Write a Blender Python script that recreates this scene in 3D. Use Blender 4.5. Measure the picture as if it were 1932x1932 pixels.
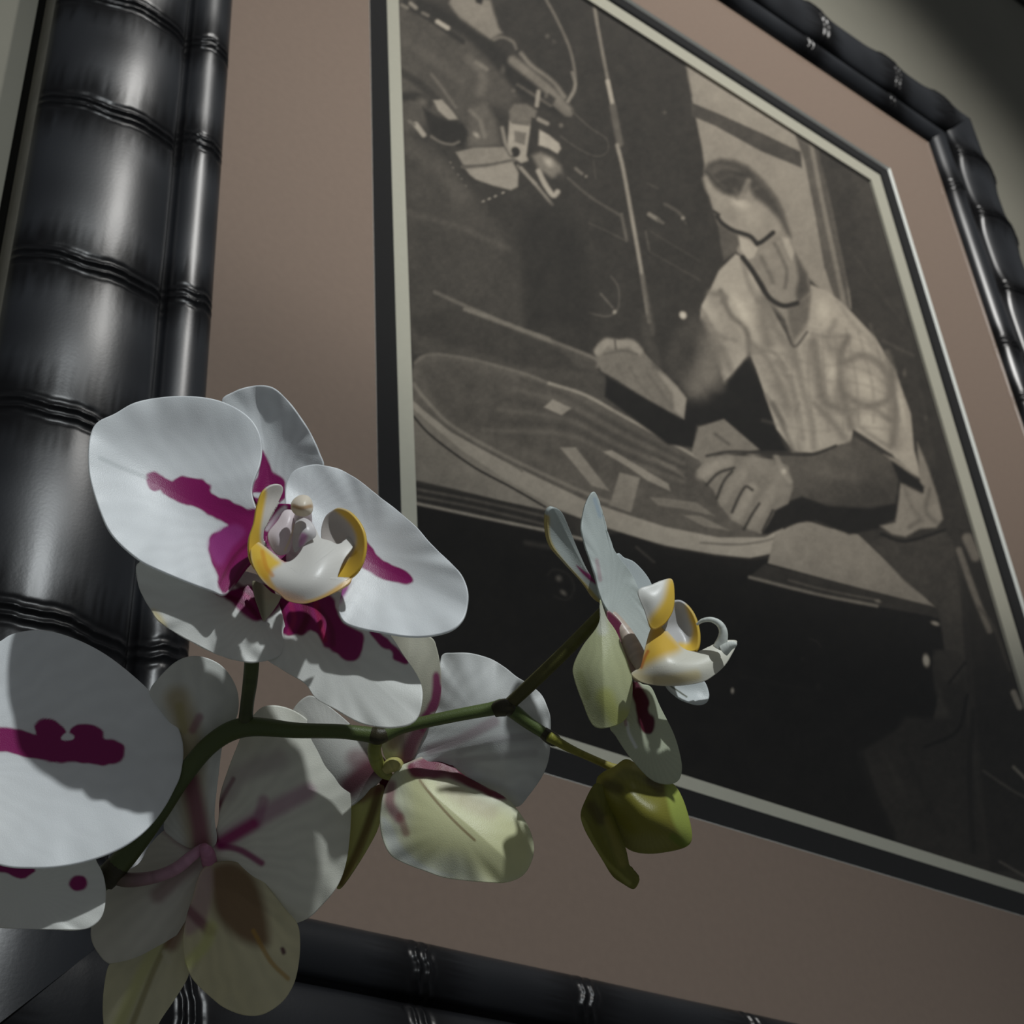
import bpy, math, random
import numpy as np
from mathutils import Matrix, Vector

for _o in list(bpy.data.objects):
    bpy.data.objects.remove(_o)
SC = bpy.context.scene
COL = SC.collection
random.seed(4)
RNG = np.random.default_rng(7)

# ------------------------------------------------------------------ camera
# r = wall's right, u = up, n = out of the wall, all in camera axes (x right, y down, z forward)
F, CC = 2968.0, 966.0
S = 0.75                                   # metres per fitted unit
r_ = np.array([4534., 1829., 2968.]); r_ /= np.linalg.norm(r_)
u_ = np.array([-323., -4016., 2968.]); u_ -= r_ * (u_ @ r_); u_ /= np.linalg.norm(u_)
n_ = np.cross(r_, u_)
K = 0.53989 * S                            # camera distance from the mat plane (world y = 0)
ZC = 1.35                                  # camera height


def rays(q):
    q = np.asarray(q, float)
    return np.stack([(q[..., 0] - CC) / F, (q[..., 1] - CC) / F, np.ones(q.shape[:-1])], -1)


def c2w(v):
    v = np.asarray(v, float)
    return np.stack([v @ r_, -(v @ n_) - K, v @ u_ + ZC], -1)


def on_plane(q, off=0.0):
    """pixel -> point on the plane that lies off metres in front of the mat"""
    d = rays(q)
    t = (-(K - off)) / (d @ n_)
    return c2w(d * t[..., None])


def w2px(p):
    p = np.asarray(p, float)
    a, b, c = p[..., 0], -(p[..., 1] + K), p[..., 2] - ZC
    v = a[..., None] * r_ + b[..., None] * n_ + c[..., None] * u_
    return np.stack([v[..., 0] / v[..., 2] * F + CC, v[..., 1] / v[..., 2] * F + CC], -1)


cam_d = bpy.data.cameras.new('camera')
cam = bpy.data.objects.new('camera', cam_d)
COL.objects.link(cam)
ax = lambda i: Vector((r_[i], -n_[i], u_[i]))
M3 = Matrix((ax(0), -ax(1), -ax(2))).transposed()
cam.matrix_world = Matrix.Translation((0, -K, ZC)) @ M3.to_4x4()
cam_d.sensor_width = 36.0
cam_d.lens = F / 1932.0 * 36.0
cam_d.clip_start = 0.02
cam_d.dof.use_dof = True
cam_d.dof.focus_distance = 0.365
cam_d.dof.aperture_fstop = 45.0
SC.camera = cam

# ------------------------------------------------------------------ world, lamp, exposure
W = bpy.data.worlds.new('room_light'); SC.world = W
W.use_nodes = True
W.node_tree.nodes['Background'].inputs[0].default_value = (0.90, 0.95, 1.0, 1)
W.node_tree.nodes['Background'].inputs[1].default_value = 0.11



def spot(name, pos, aim, watts, half_angle, blend, size, colour):
    sp = bpy.data.lights.new(name, 'SPOT')
    sp.energy = watts
    sp.color = colour
    sp.shadow_soft_size = size
    sp.spot_size = math.radians(2 * half_angle)
    sp.spot_blend = blend
    so = bpy.data.objects.new(name, sp)
    COL.objects.link(so)
    so.location = pos
    so.rotation_euler = (Vector(aim) - Vector(pos)).to_track_quat('-Z', 'Y').to_euler()
    return so


# two ceiling spots: one on the flowers, one washing the picture from its right
spot('flower_spot', (-0.03, -1.42, 2.37), (0.16, -0.15, 1.56), 64.0, 25.0, 1.0, 0.018, (0.93, 0.98, 1.0))
spot('picture_spot', (0.44, -1.12, 2.90), (0.61, 0.0, 2.08), 116.0, 25.5, 1.0, 0.03, (1.0, 0.985, 0.95))

SC.view_settings.view_transform = 'Standard'
SC.view_settings.look = 'None'
SC.view_settings.exposure = 0.0
SC.view_settings.gamma = 1.0
SC.view_settings.use_curve_mapping = False


# ------------------------------------------------------------------ helpers
def lin(c):
    c = np.asarray(c, float) / 255.0
    return np.where(c <= 0.04045, c / 12.92, ((c + 0.055) / 1.055) ** 2.4)


def obj(name, verts, faces, mat, parent=None, smooth=True):
    me = bpy.data.meshes.new(name)
    verts = np.asarray(verts, float)
    if isinstance(faces, np.ndarray):
        nf, k = faces.shape
        me.vertices.add(len(verts)); me.vertices.foreach_set('co', verts.ravel())
        me.loops.add(nf * k); me.loops.foreach_set('vertex_index', faces.ravel().astype(np.int32))
        me.polygons.add(nf); me.polygons.foreach_set('loop_start', np.arange(0, nf * k, k, dtype=np.int32))
        me.update(calc_edges=True)
        me.validate()
    else:
        me.from_pydata([tuple(v) for v in verts], [], [tuple(f) for f in faces])
    if smooth:
        me.polygons.foreach_set('use_smooth', np.ones(len(me.polygons), bool))
    me.materials.append(mat)
    o = bpy.data.objects.new(name, me)
    COL.objects.link(o)
    if parent is not None:
        o.parent = parent
    return o


def set_col(o, rgb, name='Col'):
    a = o.data.color_attributes.new(name, 'FLOAT_COLOR', 'POINT')
    n = len(o.data.vertices)
    buf = np.ones((n, 4), np.float32); buf[:, :3] = rgb
    a.data.foreach_set('color', buf.ravel())


def empty(name, loc=(0, 0, 0)):
    o = bpy.data.objects.new(name, None)
    o.empty_display_size = 0.02
    o.location = loc
    COL.objects.link(o)
    return o


def box(x0, x1, y0, y1, z0, z1):
    v = [(x, y, z) for x in (x0, x1) for y in (y0, y1) for z in (z0, z1)]
    f = [(0, 1, 3, 2), (4, 6, 7, 5), (0, 4, 5, 1), (2, 3, 7, 6), (0, 2, 6, 4), (1, 5, 7, 3)]
    return v, f


def sdist(P, poly):
    """signed distance of points to a closed polygon, positive inside"""
    poly = np.asarray(poly, float)
    a = poly; b = np.roll(poly, -1, 0)
    dmin = np.full(len(P), 1e18); inside = np.zeros(len(P), bool)
    for (ax_, ay), (bx, by) in zip(a, b):
        ex, ey = bx - ax_, by - ay
        L = ex * ex + ey * ey + 1e-12
        wx, wy = P[:, 0] - ax_, P[:, 1] - ay
        t = np.clip((wx * ex + wy * ey) / L, 0, 1)
        dmin = np.minimum(dmin, (wx - t * ex) ** 2 + (wy - t * ey) ** 2)
        c = (ay > P[:, 1]) != (by > P[:, 1])
        if c.any():
            xi = ax_ + (P[:, 1] - ay) * ex / (ey if abs(ey) > 1e-9 else 1e-9)
            inside ^= c & (P[:, 0] < xi)
    d = np.sqrt(dmin)
    return np.where(inside, d, -d)


def ldist(P, line):
    line = np.asarray(line, float)
    dmin = np.full(len(P), 1e18)
    for (ax_, ay), (bx, by) in zip(line[:-1], line[1:]):
        ex, ey = bx - ax_, by - ay
        L = ex * ex + ey * ey + 1e-12
        t = np.clip(((P[:, 0] - ax_) * ex + (P[:, 1] - ay) * ey) / L, 0, 1)
        dmin = np.minimum(dmin, (P[:, 0] - ax_ - t * ex) ** 2 + (P[:, 1] - ay - t * ey) ** 2)
    return np.sqrt(dmin)


def sstep(x, a, b):
    t = np.clip((x - a) / (b - a), 0, 1)
    return t * t * (3 - 2 * t)


def catmull(pts, n, closed=True):
    P = np.asarray(pts, float)
    m = len(P)
    out = []
    segs = m if closed else m - 1
    for i in range(segs):
        if closed:
            p0, p1, p2, p3 = P[(i - 1) % m], P[i], P[(i + 1) % m], P[(i + 2) % m]
        else:
            p1, p2 = P[i], P[i + 1]
            p0 = P[i - 1] if i > 0 else 2 * p1 - p2
            p3 = P[i + 2] if i + 2 < m else 2 * p2 - p1
        t = np.linspace(0, 1, 12, endpoint=False)[:, None]
        out.append(0.5 * (2 * p1 + (p2 - p0) * t + (2 * p0 - 5 * p1 + 4 * p2 - p3) * t ** 2 + (3 * p1 - p0 - 3 * p2 + p3) * t ** 3))
    C = np.concatenate(out)
    if not closed:
        C = np.vstack([C, P[-1:]])
    D = np.vstack([C, C[:1]]) if closed else C
    s = np.concatenate([[0], np.cumsum(np.linalg.norm(np.diff(D[:, :2], axis=0), axis=1))])
    q = np.linspace(0, s[-1], n, endpoint=not closed)
    return np.stack([np.interp(q, s, D[:, k]) for k in range(D.shape[1])], -1)


def vnoise(P, scale, seed):
    """smooth value noise on 2-d points"""
    rg = np.random.default_rng(seed)
    T = rg.random((64, 64))
    x, y = P[:, 0] / scale, P[:, 1] / scale
    xi, yi = np.floor(x).astype(int), np.floor(y).astype(int)
    fx, fy = x - xi, y - yi
    fx = fx * fx * (3 - 2 * fx); fy = fy * fy * (3 - 2 * fy)
    g = lambda a, b: T[a % 64, b % 64]
    return (g(xi, yi) * (1 - fx) + g(xi + 1, yi) * fx) * (1 - fy) + (g(xi, yi + 1) * (1 - fx) + g(xi + 1, yi + 1) * fx) * fy - 0.5


class Crop:
    """measuring sheets: coordinates read off an enlargement, turned back into photograph pixels"""
    def __init__(s, x, y, k): s.x, s.y, s.k = x, y, k
    def __call__(s, *pts): return [(s.x + s.k * a, s.y + s.k * b) for a, b in pts]


def nd(nt, t, **kw):
    n = nt.nodes.new(t)
    for k, v in kw.items():
        if k in n.inputs: n.inputs[k].default_value = v
        else: setattr(n, k, v)
    return n


def new_mat(name):
    m = bpy.data.materials.new(name); m.use_nodes = True
    nt = m.node_tree
    return m, nt, nt.nodes['Principled BSDF'], nt.links.new


def plain(name, rgb, rough=0.6, spec=0.5, metallic=0.0, noise=0.0, nscale=60, bump=0.0, bscale=400):
    m, nt, b, L = new_mat(name)
    b.inputs['Base Color'].default_value = (*rgb, 1)
    b.inputs['Roughness'].default_value = rough
    b.inputs['Specular IOR Level'].default_value = spec
    b.inputs['Metallic'].default_value = metallic
    tc = nd(nt, 'ShaderNodeTexCoord')
    if noise:
        nz = nd(nt, 'ShaderNodeTexNoise', Scale=nscale, Detail=4.0)
        L(tc.outputs['Object'], nz.inputs['Vector'])
        cr = nd(nt, 'ShaderNodeValToRGB')
        cr.color_ramp.elements[0].position = .3; cr.color_ramp.elements[1].position = .7
        cr.color_ramp.elements[0].color = tuple(c * (1 - noise) for c in rgb) + (1,)
        cr.color_ramp.elements[1].color = tuple(min(1, c * (1 + noise)) for c in rgb) + (1,)
        L(nz.outputs['Fac'], cr.inputs[0]); L(cr.outputs[0], b.inputs['Base Color'])
    if bump:
        n2 = nd(nt, 'ShaderNodeTexNoise', Scale=bscale, Detail=3.0)
        L(tc.outputs['Object'], n2.inputs['Vector'])
        bp = nd(nt, 'ShaderNodeBump', Strength=bump, Distance=0.0005)
        L(n2.outputs['Fac'], bp.inputs['Height']); L(bp.outputs[0], b.inputs['Normal'])
    return m


# ------------------------------------------------------------------ materials
m_wall = plain('wall_paint', (0.17, 0.165, 0.135), 0.85, 0.2, noise=0.06, nscale=9, bump=0.35, bscale=220)
m_trim = plain('dark_trim', (0.012, 0.011, 0.010), 0.5)
m_tan = plain('tan_mat_board', tuple(lin((122, 106, 96))), 0.9, 0.15, noise=0.03, nscale=300, bump=0.15, bscale=2500)
m_core = plain('mat_core', (0.80, 0.82, 0.80), 0.9, 0.15)
m_blackmat = plain('black_mat_board', (0.009, 0.0083, 0.0085), 0.9, 0.15, noise=0.1, nscale=800)
m_cream = plain('cream_mat_board', (0.36, 0.345, 0.29), 0.9, 0.15, noise=0.02, nscale=300)
m_side = plain('grey_frame_edge', (0.115, 0.108, 0.088), 0.7, 0.3, noise=0.12, nscale=120)
m_blackside = plain('black_frame_side', (0.004, 0.004, 0.004), 0.9, 0.05)
m_back = plain('backing_board', (0.10, 0.08, 0.06), 0.9, 0.1, noise=0.1, nscale=50)

# bamboo lacquer: attribute 'wear' goes from black beside the nodes to rubbed silver grey between them
m_bamboo, nt, b, L = new_mat('black_bamboo_lacquer')
at = nd(nt, 'ShaderNodeAttribute', attribute_name='wear')
cr = nd(nt, 'ShaderNodeValToRGB')
cr.color_ramp.elements[0].color = (0.004, 0.004, 0.0045, 1)
cr.color_ramp.elements[1].color = (0.012, 0.0135, 0.0165, 1)
L(at.outputs['Fac'], cr.inputs[0]); L(cr.outputs[0], b.inputs['Base Color'])
rr = nd(nt, 'ShaderNodeMapRange'); rr.inputs[3].default_value = 0.30; rr.inputs[4].default_value = 0.37
L(at.outputs['Fac'], rr.inputs[0]); L(rr.outputs[0], b.inputs['Roughness'])
b.inputs['Specular IOR Level'].default_value = 0.26
mm = nd(nt, 'ShaderNodeMapRange'); mm.inputs[3].default_value = 0.14; mm.inputs[4].default_value = 0.46
L(at.outputs['Fac'], mm.inputs[0]); L(mm.outputs[0], b.inputs['Specular IOR Level'])
tc = nd(nt, 'ShaderNodeTexCoord')
nz = nd(nt, 'ShaderNodeTexNoise', Scale=900.0, Detail=3.0)
L(tc.outputs['Object'], nz.inputs['Vector'])
bp = nd(nt, 'ShaderNodeBump', Strength=0.05, Distance=0.0004)
L(nz.outputs['Fac'], bp.inputs['Height']); L(bp.outputs[0], b.inputs['Normal'])

# sepia print: its picture is a per-vertex pigment
m_print, nt, b, L = new_mat('sepia_print')
at = nd(nt, 'ShaderNodeAttribute', attribute_name='Col')
L(at.outputs['Color'], b.inputs['Base Color'])
b.inputs['Roughness'].default_value = 0.75; b.inputs['Specular IOR Level'].default_value = 0.15

# thin picture glass
m_glass, nt, b, L = new_mat('picture_glass')
nt.nodes.remove(b)
tr = nd(nt, 'ShaderNodeBsdfTransparent'); tr.inputs[0].default_value = (0.97, 0.98, 0.97, 1)
gl = nd(nt, 'ShaderNodeBsdfGlossy'); gl.inputs['Roughness'].default_value = 0.02
fr = nd(nt, 'ShaderNodeFresnel'); fr.inputs[0].default_value = 1.40
mx = nd(nt, 'ShaderNodeMixShader')
L(fr.outputs[0], mx.inputs[0]); L(tr.outputs[0], mx.inputs[1]); L(gl.outputs[0], mx.inputs[2])
L(mx.outputs[0], nt.nodes['Material Output'].inputs[0])


def petal_mat(name, trans, rough, sheen, bump):
    m, nt, b, L = new_mat(name)
    at = nd(nt, 'ShaderNodeAttribute', attribute_name='Col')
    L(at.outputs['Color'], b.inputs['Base Color'])
    b.inputs['Roughness'].default_value = rough
    b.inputs['Specular IOR Level'].default_value = sheen
    tl = nd(nt, 'ShaderNodeBsdfTranslucent')
    L(at.outputs['Color'], tl.inputs['Color'])
    mx = nd(nt, 'ShaderNodeMixShader'); mx.inputs[0].default_value = trans
    tc = nd(nt, 'ShaderNodeTexCoord')
    nz = nd(nt, 'ShaderNodeTexNoise', Scale=4500.0, Detail=1.0)
    L(tc.outputs['Object'], nz.inputs['Vector'])
    bp = nd(nt, 'ShaderNodeBump', Strength=bump, Distance=0.0002)
    L(nz.outputs['Fac'], bp.inputs['Height']); L(bp.outputs[0], b.inputs['Normal'])
    L(b.outputs[0], mx.inputs[1]); L(tl.outputs[0], mx.inputs[2])
    L(mx.outputs[0], nt.nodes['Material Output'].inputs[0])
    return m


m_petal = petal_mat('orchid_petal', 0.30, 0.40, 0.45, 0.22)
m_lip = petal_mat('orchid_lip', 0.25, 0.35, 0.4, 0.1)
m_stem = petal_mat('orchid_stem', 0.0, 0.45, 0.35, 0.3)

# ------------------------------------------------------------------ wall
Y_WALL = 0.037 * S
v, f = box(-2.0, 4.0, Y_WALL, Y_WALL + 0.1, 0.0, 3.2)
o = obj('wall_back', v, f, m_wall, smooth=False); o['kind'] = 'structure'
zt = float(on_plane((1921., 5.), -Y_WALL)[2])
v, f = box(-2.0, 4.0, Y_WALL - 0.03, Y_WALL - 0.0002, zt, zt + 0.14)
v = [(x, (Y_WALL - 0.006 if (abs(z - zt) < 1e-6 and y < Y_WALL - 0.01) else y), z) for x, y, z in v]
o = obj('trim_1', v, f, m_trim, smooth=False); o['kind'] = 'structure'

# ------------------------------------------------------------------ framed photograph
IX0, IX1, IZ0, IZ1 = 0.2635 * S, 1.048 * S, 0.2575 * S + ZC, 1.2265 * S + ZC    # sight edge of the frame
pic = empty('framed_photograph', ((IX0 + IX1) / 2, Y_WALL, IZ0 - 0.08))
pic['label'] = 'black bamboo picture frame with tan mat around a sepia photograph of a man'
pic['category'] = 'picture'
PM = Matrix.Translation(pic.location).inverted()


def part(o, parent):
    o.parent = parent
    o.matrix_parent_inverse = PM if parent is pic else PM
    return o


def child_of(o, root):
    o.parent = root
    o.matrix_parent_inverse = Matrix.Translation(root.location).inverted()
    return o


def rail(name, side, prof, nodes, mat, ridge, swell, pmax, wob_seed, wear=True, barrel=0.0018):
    """sweep a profile [(p outward from the sight edge, h in front of the mat)] along one side, mitred"""
    a, b_ = (IZ0, IZ1) if side in 'LR' else (IX0, IX1)
    nodes = np.array(sorted(nodes))
    base = np.arange(a - pmax, b_ + pmax, 0.006)
    dense = np.concatenate([np.arange(q - 0.009, q + 0.009, 0.0003) for q in nodes]) if len(nodes) else np.array([])
    s = np.unique(np.round(np.concatenate([base, dense, [a, b_, b_ + pmax]]), 5))
    prof = np.asarray(prof, float)
    p, h = prof[:, 0], prof[:, 1]
    rg = np.random.default_rng(wob_seed)
    SS, PP = np.meshgrid(s, p, indexing='ij')
    HH = np.repeat(h[None], len(s), 0).copy()
    SS = np.where(SS < a, a - PP * (a - SS) / pmax, np.where(SS > b_, b_ + PP * (SS - b_) / pmax, SS))   # mitred ends
    env = np.clip((h - h.min()) / (h.max() - h.min() + 1e-9), 0, 1)[None] ** 0.35
    edge = np.clip(np.minimum(p - p.min(), p.max() - p) / 0.003, 0, 1)[None]
    wob = np.zeros_like(SS)
    dn = np.full(SS.shape, 9.0)
    bulk = np.zeros_like(SS)
    tt = (p - p.min()) / (p.max() - p.min())
    for i, q in enumerate(nodes):
        w = 0.0012 * np.sin(tt * 5 + rg.random() * 6) + 0.0006 * np.sin(tt * 17 + rg.random() * 6) + 0.00025 * np.sin(tt * 61 + rg.random() * 6)
        d = SS - q - w[None]
        g = lambda c, sg: np.exp(-((d - c) / sg) ** 2)
        bulk += swell * np.exp(-(d / 0.013) ** 2)
        bulk += ridge * (0.9 * g(0.0019, 0.0006) + 1.2 * g(-0.0021, 0.0008) - 0.6 * g(0.0, 0.0009) - 0.5 * g(0.0042, 0.0011) - 0.5 * g(-0.0047, 0.0011))
        dn = np.minimum(dn, np.abs(d))
    if wear and pmax > 0.05: bulk += barrel * np.sin(np.pi / 2 * np.clip(dn / 0.036, 0, 1))
    HH = HH + bulk * env * (0.4 + 0.6 * edge)
    PO = PP + (bulk * 0.8 * (tt > 0.8) * (tt - 0.8) / 0.2 if swell > 0.0015 else 0)
    if side == 'L': X, Z = IX0 - PO, SS
    elif side == 'R': X, Z = IX1 + PO, SS
    elif side == 'B': X, Z = SS, IZ0 - PO
    else: X, Z = SS, IZ1 + PO
    V = np.stack([X, -HH, Z], -1).reshape(-1, 3)
    ns, npf = SS.shape
    I = np.arange(ns * npf).reshape(ns, npf)
    A, B, C, D = I[:-1, :-1].ravel(), I[1:, :-1].ravel(), I[1:, 1:].ravel(), I[:-1, 1:].ravel()
    q = np.stack([A, B, C, D], -1)
    if side in 'LT': q = q[:, ::-1]
    o = obj(name, V, q, mat)
    if wear:
        streak = vnoise(np.stack([PP.ravel(), SS.ravel() * 0.05], -1), 0.0007, wob_seed + 3) * 0.010
        patch_ = vnoise(np.stack([PP.ravel(), SS.ravel()], -1), 0.018, wob_seed + 9) * 0.5
        wv = sstep(dn.ravel() + streak, 0.006, 0.022) * (0.72 + patch_)
        wv = np.clip(wv, 0, 1) * (0.45 if side == 'B' else 1.0)      # the bottom rail is kept darker
        at = o.data.attributes.new('wear', 'FLOAT', 'POINT')
        at.data.foreach_set('value', wv.astype(np.float32))
    return part(o, pic)


WP0, WP1 = 0.0305 * S, 0.1035 * S
t = np.linspace(0, 1, 41)
wide = np.stack([WP0 + (WP1 - WP0) * t, (0.0068 * (1 - t) - 0.0015 * t + 0.0118 * (4 * t * (1 - t)) ** 0.72) * S], -1)
wide = np.vstack([[WP0 - 0.0004, 0.001 * S], wide, [WP1, -0.004 * S]])
t = np.linspace(0, 1, 25)
bead = np.stack([0.0275 * S * t, (0.0012 + 0.0010 * t + 0.0088 * (4 * t * (1 - t)) ** 0.6) * S], -1)
bead = np.vstack([[0, -0.0005], bead, [WP0 + 0.0002, 0.0018 * S]])


def along(pxs, side, h):
    P = on_plane(np.array(pxs, float), h * S)
    return list(P[:, 2] if side in 'LR' else P[:, 0])


nl = along([(258, 12), (240, 214), (195, 500), (120, 770), (100, 1168)], 'L', 0.0165)
st = 0.105 * S
nl += [max(nl) + st * k for k in range(1, 9) if max(nl) + st * k < IZ1 + 0.06] + [min(nl) - st * 0.95]
nr = along([(1867, 321), (1905, 433)], 'R', 0.012)
nr += [min(nr) - st * k for k in range(1, 9)] + [max(nr) + st]
nr = [q for q in nr if q < IZ1 + 0.03]
ntp = along([(1540, 17), (1676, 112), (1778, 186)], 'T', 0.012)
ntp += [min(ntp) - st * k for k in range(1, 8) if min(ntp) - st * k > IX0 - 0.05]
nb = along([(352, 1885), (788, 1912)], 'B', 0.012)
nb += [max(nb) + st * k for k in range(1, 7) if max(nb) + st * k < IX1 + 0.05] + [min(nb) - st * .8]
for sd, nn, sw in (('L', nl, 0.0004), ('R', nr, 0.0024), ('T', ntp, 0.0024), ('B', nb, 0.0004)):
    rail('bamboo_rail', sd, wide, nn, m_bamboo, 0.0008, sw, WP1, ord(sd), barrel=0.002 if sd in 'LB' else 0.0)
bl = along([(395, 88), (388, 272), (370, 563), (312, 1232)], 'L', 0.009)
bl += [max(bl) + st * 1.1 * k for k in range(1, 8) if max(bl) + st * 1.1 * k < IZ1] + [bl[2] - st * 1.05]
bb = along([(797, 1800), (1107, 1868), (1418, 1915)], 'B', 0.009)
bb += [min(bb) - st * 1.2, max(bb) + st * 1.2, max(bb) + st * 2.3, max(bb) + st * 3.4]
br = along([(1895, 640), (1925, 740)], 'R', 0.009) + [IZ1 - 0.05]
bt_ = [IX0 + st * 1.15 * k for k in range(1, 7)]
for sd, nn in (('L', bl), ('R', br), ('T', bt_), ('B', bb)):
    rail('inner_bead', sd, bead, nn, m_bamboo, 0.0006, 0.0005, WP0, ord(sd) + 40)
for sd in 'LRTB':
    rail('edge_strip', sd, [(WP1, -0.003 * S), (WP1 + 0.0004, -0.004 * S), (WP1 + 0.0004, -0.018 * S), (WP1, -0.019 * S)], [], m_side, 0, 0, WP1, 1, wear=False)
    rail('frame_side', sd, [(WP1 - 0.001, -0.017 * S), (WP1 - 0.0002, -0.019 * S), (WP1 - 0.0002, -Y_WALL + 0.0006), (WP1 - 0.012, -Y_WALL + 0.0006)], [], m_blackside, 0, 0, WP1, 1, wear=False)


def ring(name, outer, inner_front, inner_back, y0, y1, mats):
    """mat board with a bevelled window: outer rect, window at the face, window at the back"""
    def rect(q, y): return [(q[0], y, q[2]), (q[1], y, q[2]), (q[1], y, q[3]), (q[0], y, q[3])]
    v = rect(outer, y0) + rect(inner_front, y0) + rect(inner_back, y1) + rect(outer, y1)
    f = []
    for i in range(4):
        j = (i + 1) % 4
        f += [(i, j, 4 + j, 4 + i), (4 + i, 4 + j, 8 + j, 8 + i), (8 + i, 8 + j, 12 + j, 12 + i), (12 + i, 12 + j, j, i)]
    o = obj(name, v, f, mats[0], smooth=False)
    if len(mats) > 1:
        o.data.materials.append(mats[1])
        for k, p in enumerate(o.data.polygons):
            if k % 4 == 1: p.material_index = 1
    return part(o, pic)


def line_x(px, off): return float(on_plane(np.array(px, float), off)[0])
def line_z(px, off): return float(on_plane(np.array(px, float), off)[2])


OUT = (IX0 - 0.006, IX1 + 0.006, IZ0 - 0.006, IZ1 + 0.006)
D1, D2, D3 = -0.0016, -0.0032, -0.0050      # depths of the tan board's back, black board's back, cream board's back
# tan window: face edge, then white bevel
tf = (0.3655 * S, 0.9600 * S, 0.3605 * S + ZC, 1.1300 * S + ZC)
tb = (tf[0] + 0.0012, tf[1] - 0.0012, tf[2] + 0.0012, tf[3] - 0.0012)
ring('tan_mat', OUT, tf, tb, 0.0, -D1, [m_tan, m_core])
bf = (line_x((730, 0), D1), line_x((1663, 326), D1), line_z((1600, 1583), D1), line_z((1663, 326), D1))
bbk = (bf[0] + 0.0003, bf[1] - 0.0003, bf[2] + 0.0003, bf[3] - 0.0003)
ring('black_mat', OUT, bf, bbk, -D1 + 0.00005, -D2, [m_blackmat])
cf = (line_x((770, 500), D2), line_x((1644, 339), D2), line_z((1600, 1560), D2), line_z((1644, 339), D2))
cbk = (cf[0] + 0.0002, cf[1] - 0.0002, cf[2] + 0.0002, cf[3] - 0.0002)
ring('cream_mat', OUT, cf, cbk, -D2 + 0.00005, -D3, [m_cream])
v, f = box(OUT[0], OUT[1], 0.0065, 0.010, OUT[2], OUT[3])
part(obj('backing_board', v, f, m_back, smooth=False), pic)
v, f = box(OUT[0] + 0.002, OUT[1] - 0.002, -0.0014, -0.0004, OUT[2] + 0.002, OUT[3] - 0.002)
v, f = [(OUT[0] + .002, -.0006, OUT[2] + .002), (OUT[1] - .002, -.0006, OUT[2] + .002), (OUT[1] - .002, -.0006, OUT[3] - .002), (OUT[0] + .002, -.0006, OUT[3] - .002)], [(0, 1, 2, 3)]
part(obj('glass_pane', v, f, m_glass, smooth=False), pic)

# ------------------------------------------------------------------ the sepia print
NXP, NZP = 620, 800
pr = (cf[0] - 0.003, cf[1] + 0.003, cf[2] - 0.003, cf[3] + 0.003)
gx, gz = np.meshgrid(np.linspace(pr[0], pr[1], NXP), np.linspace(pr[2], pr[3], NZP), indexing='ij')
PV = np.stack([gx.ravel(), np.full(gx.size, -D3 + 0.0002), gz.ravel()], -1)
PQ = w2px(PV)
TONE = np.full(len(PQ), 50.0)
cA, cB, cC = Crop(690, 0, .3261), Crop(1080, 280, .3209), Crop(750, 580, .3364)
cD, cE, cG = Crop(1240, 700, .3209), Crop(1200, 1000, .3789), Crop(1350, 0, .466)


def region(pts, pad):
    P = np.asarray(pts)
    return np.nonzero((PQ[:, 0] > P[:, 0].min() - pad) & (PQ[:, 0] < P[:, 0].max() + pad) & (PQ[:, 1] > P[:, 1].min() - pad) & (PQ[:, 1] < P[:, 1].max() + pad))[0]


def pf(pts, tone, soft=2.0, op=1.0, t2=None, ax=None, smooth=False):
    """fill; t2 with ax=((x,y),(x,y)) grades from tone to t2"""
    if smooth: pts = catmull(pts, max(24, len(pts) * 6))
    i = region(pts, soft * 2 + 2)
    if not len(i): return
    m = sstep(sdist(PQ[i], pts), -soft, soft) * op
    tv = tone
    if t2 is not None:
        a, b_ = np.asarray(ax[0], float), np.asarray(ax[1], float)
        k = np.clip(((PQ[i] - a) @ (b_ - a)) / ((b_ - a) @ (b_ - a)), 0, 1)
        tv = tone + (t2 - tone) * k
    TONE[i] = TONE[i] * (1 - m) + tv * m


def pl(pts, w, tone, soft=1.5, op=1.0, smooth=True):
    """line of half-width w"""
    if smooth and len(pts) > 2: pts = catmull(pts, len(pts) * 6, closed=False)
    i = region(pts, w + soft * 2 + 2)
    if not len(i): return
    m = (1 - sstep(ldist(PQ[i], pts), w - soft, w + soft)) * op
    TONE[i] = TONE[i] * (1 - m) + tone * m


def pb(c, rx, ry, ang, tone, op=1.0, hard=0.0):
    """soft blob"""
    c = c[0]
    R = max(rx, ry) * 1.6
    i = region([(c[0] - R, c[1] - R), (c[0] + R, c[1] + R)], 0)
    if not len(i): return
    a = math.radians(ang)
    dx, dy = PQ[i, 0] - c[0], PQ[i, 1] - c[1]
    u, v = (dx * math.cos(a) + dy * math.sin(a)) / rx, (-dx * math.sin(a) + dy * math.cos(a)) / ry
    d = np.sqrt(u * u + v * v)
    m = (1 - sstep(d, hard, 1.25)) * op
    TONE[i] = TONE[i] * (1 - m) + tone * m


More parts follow.
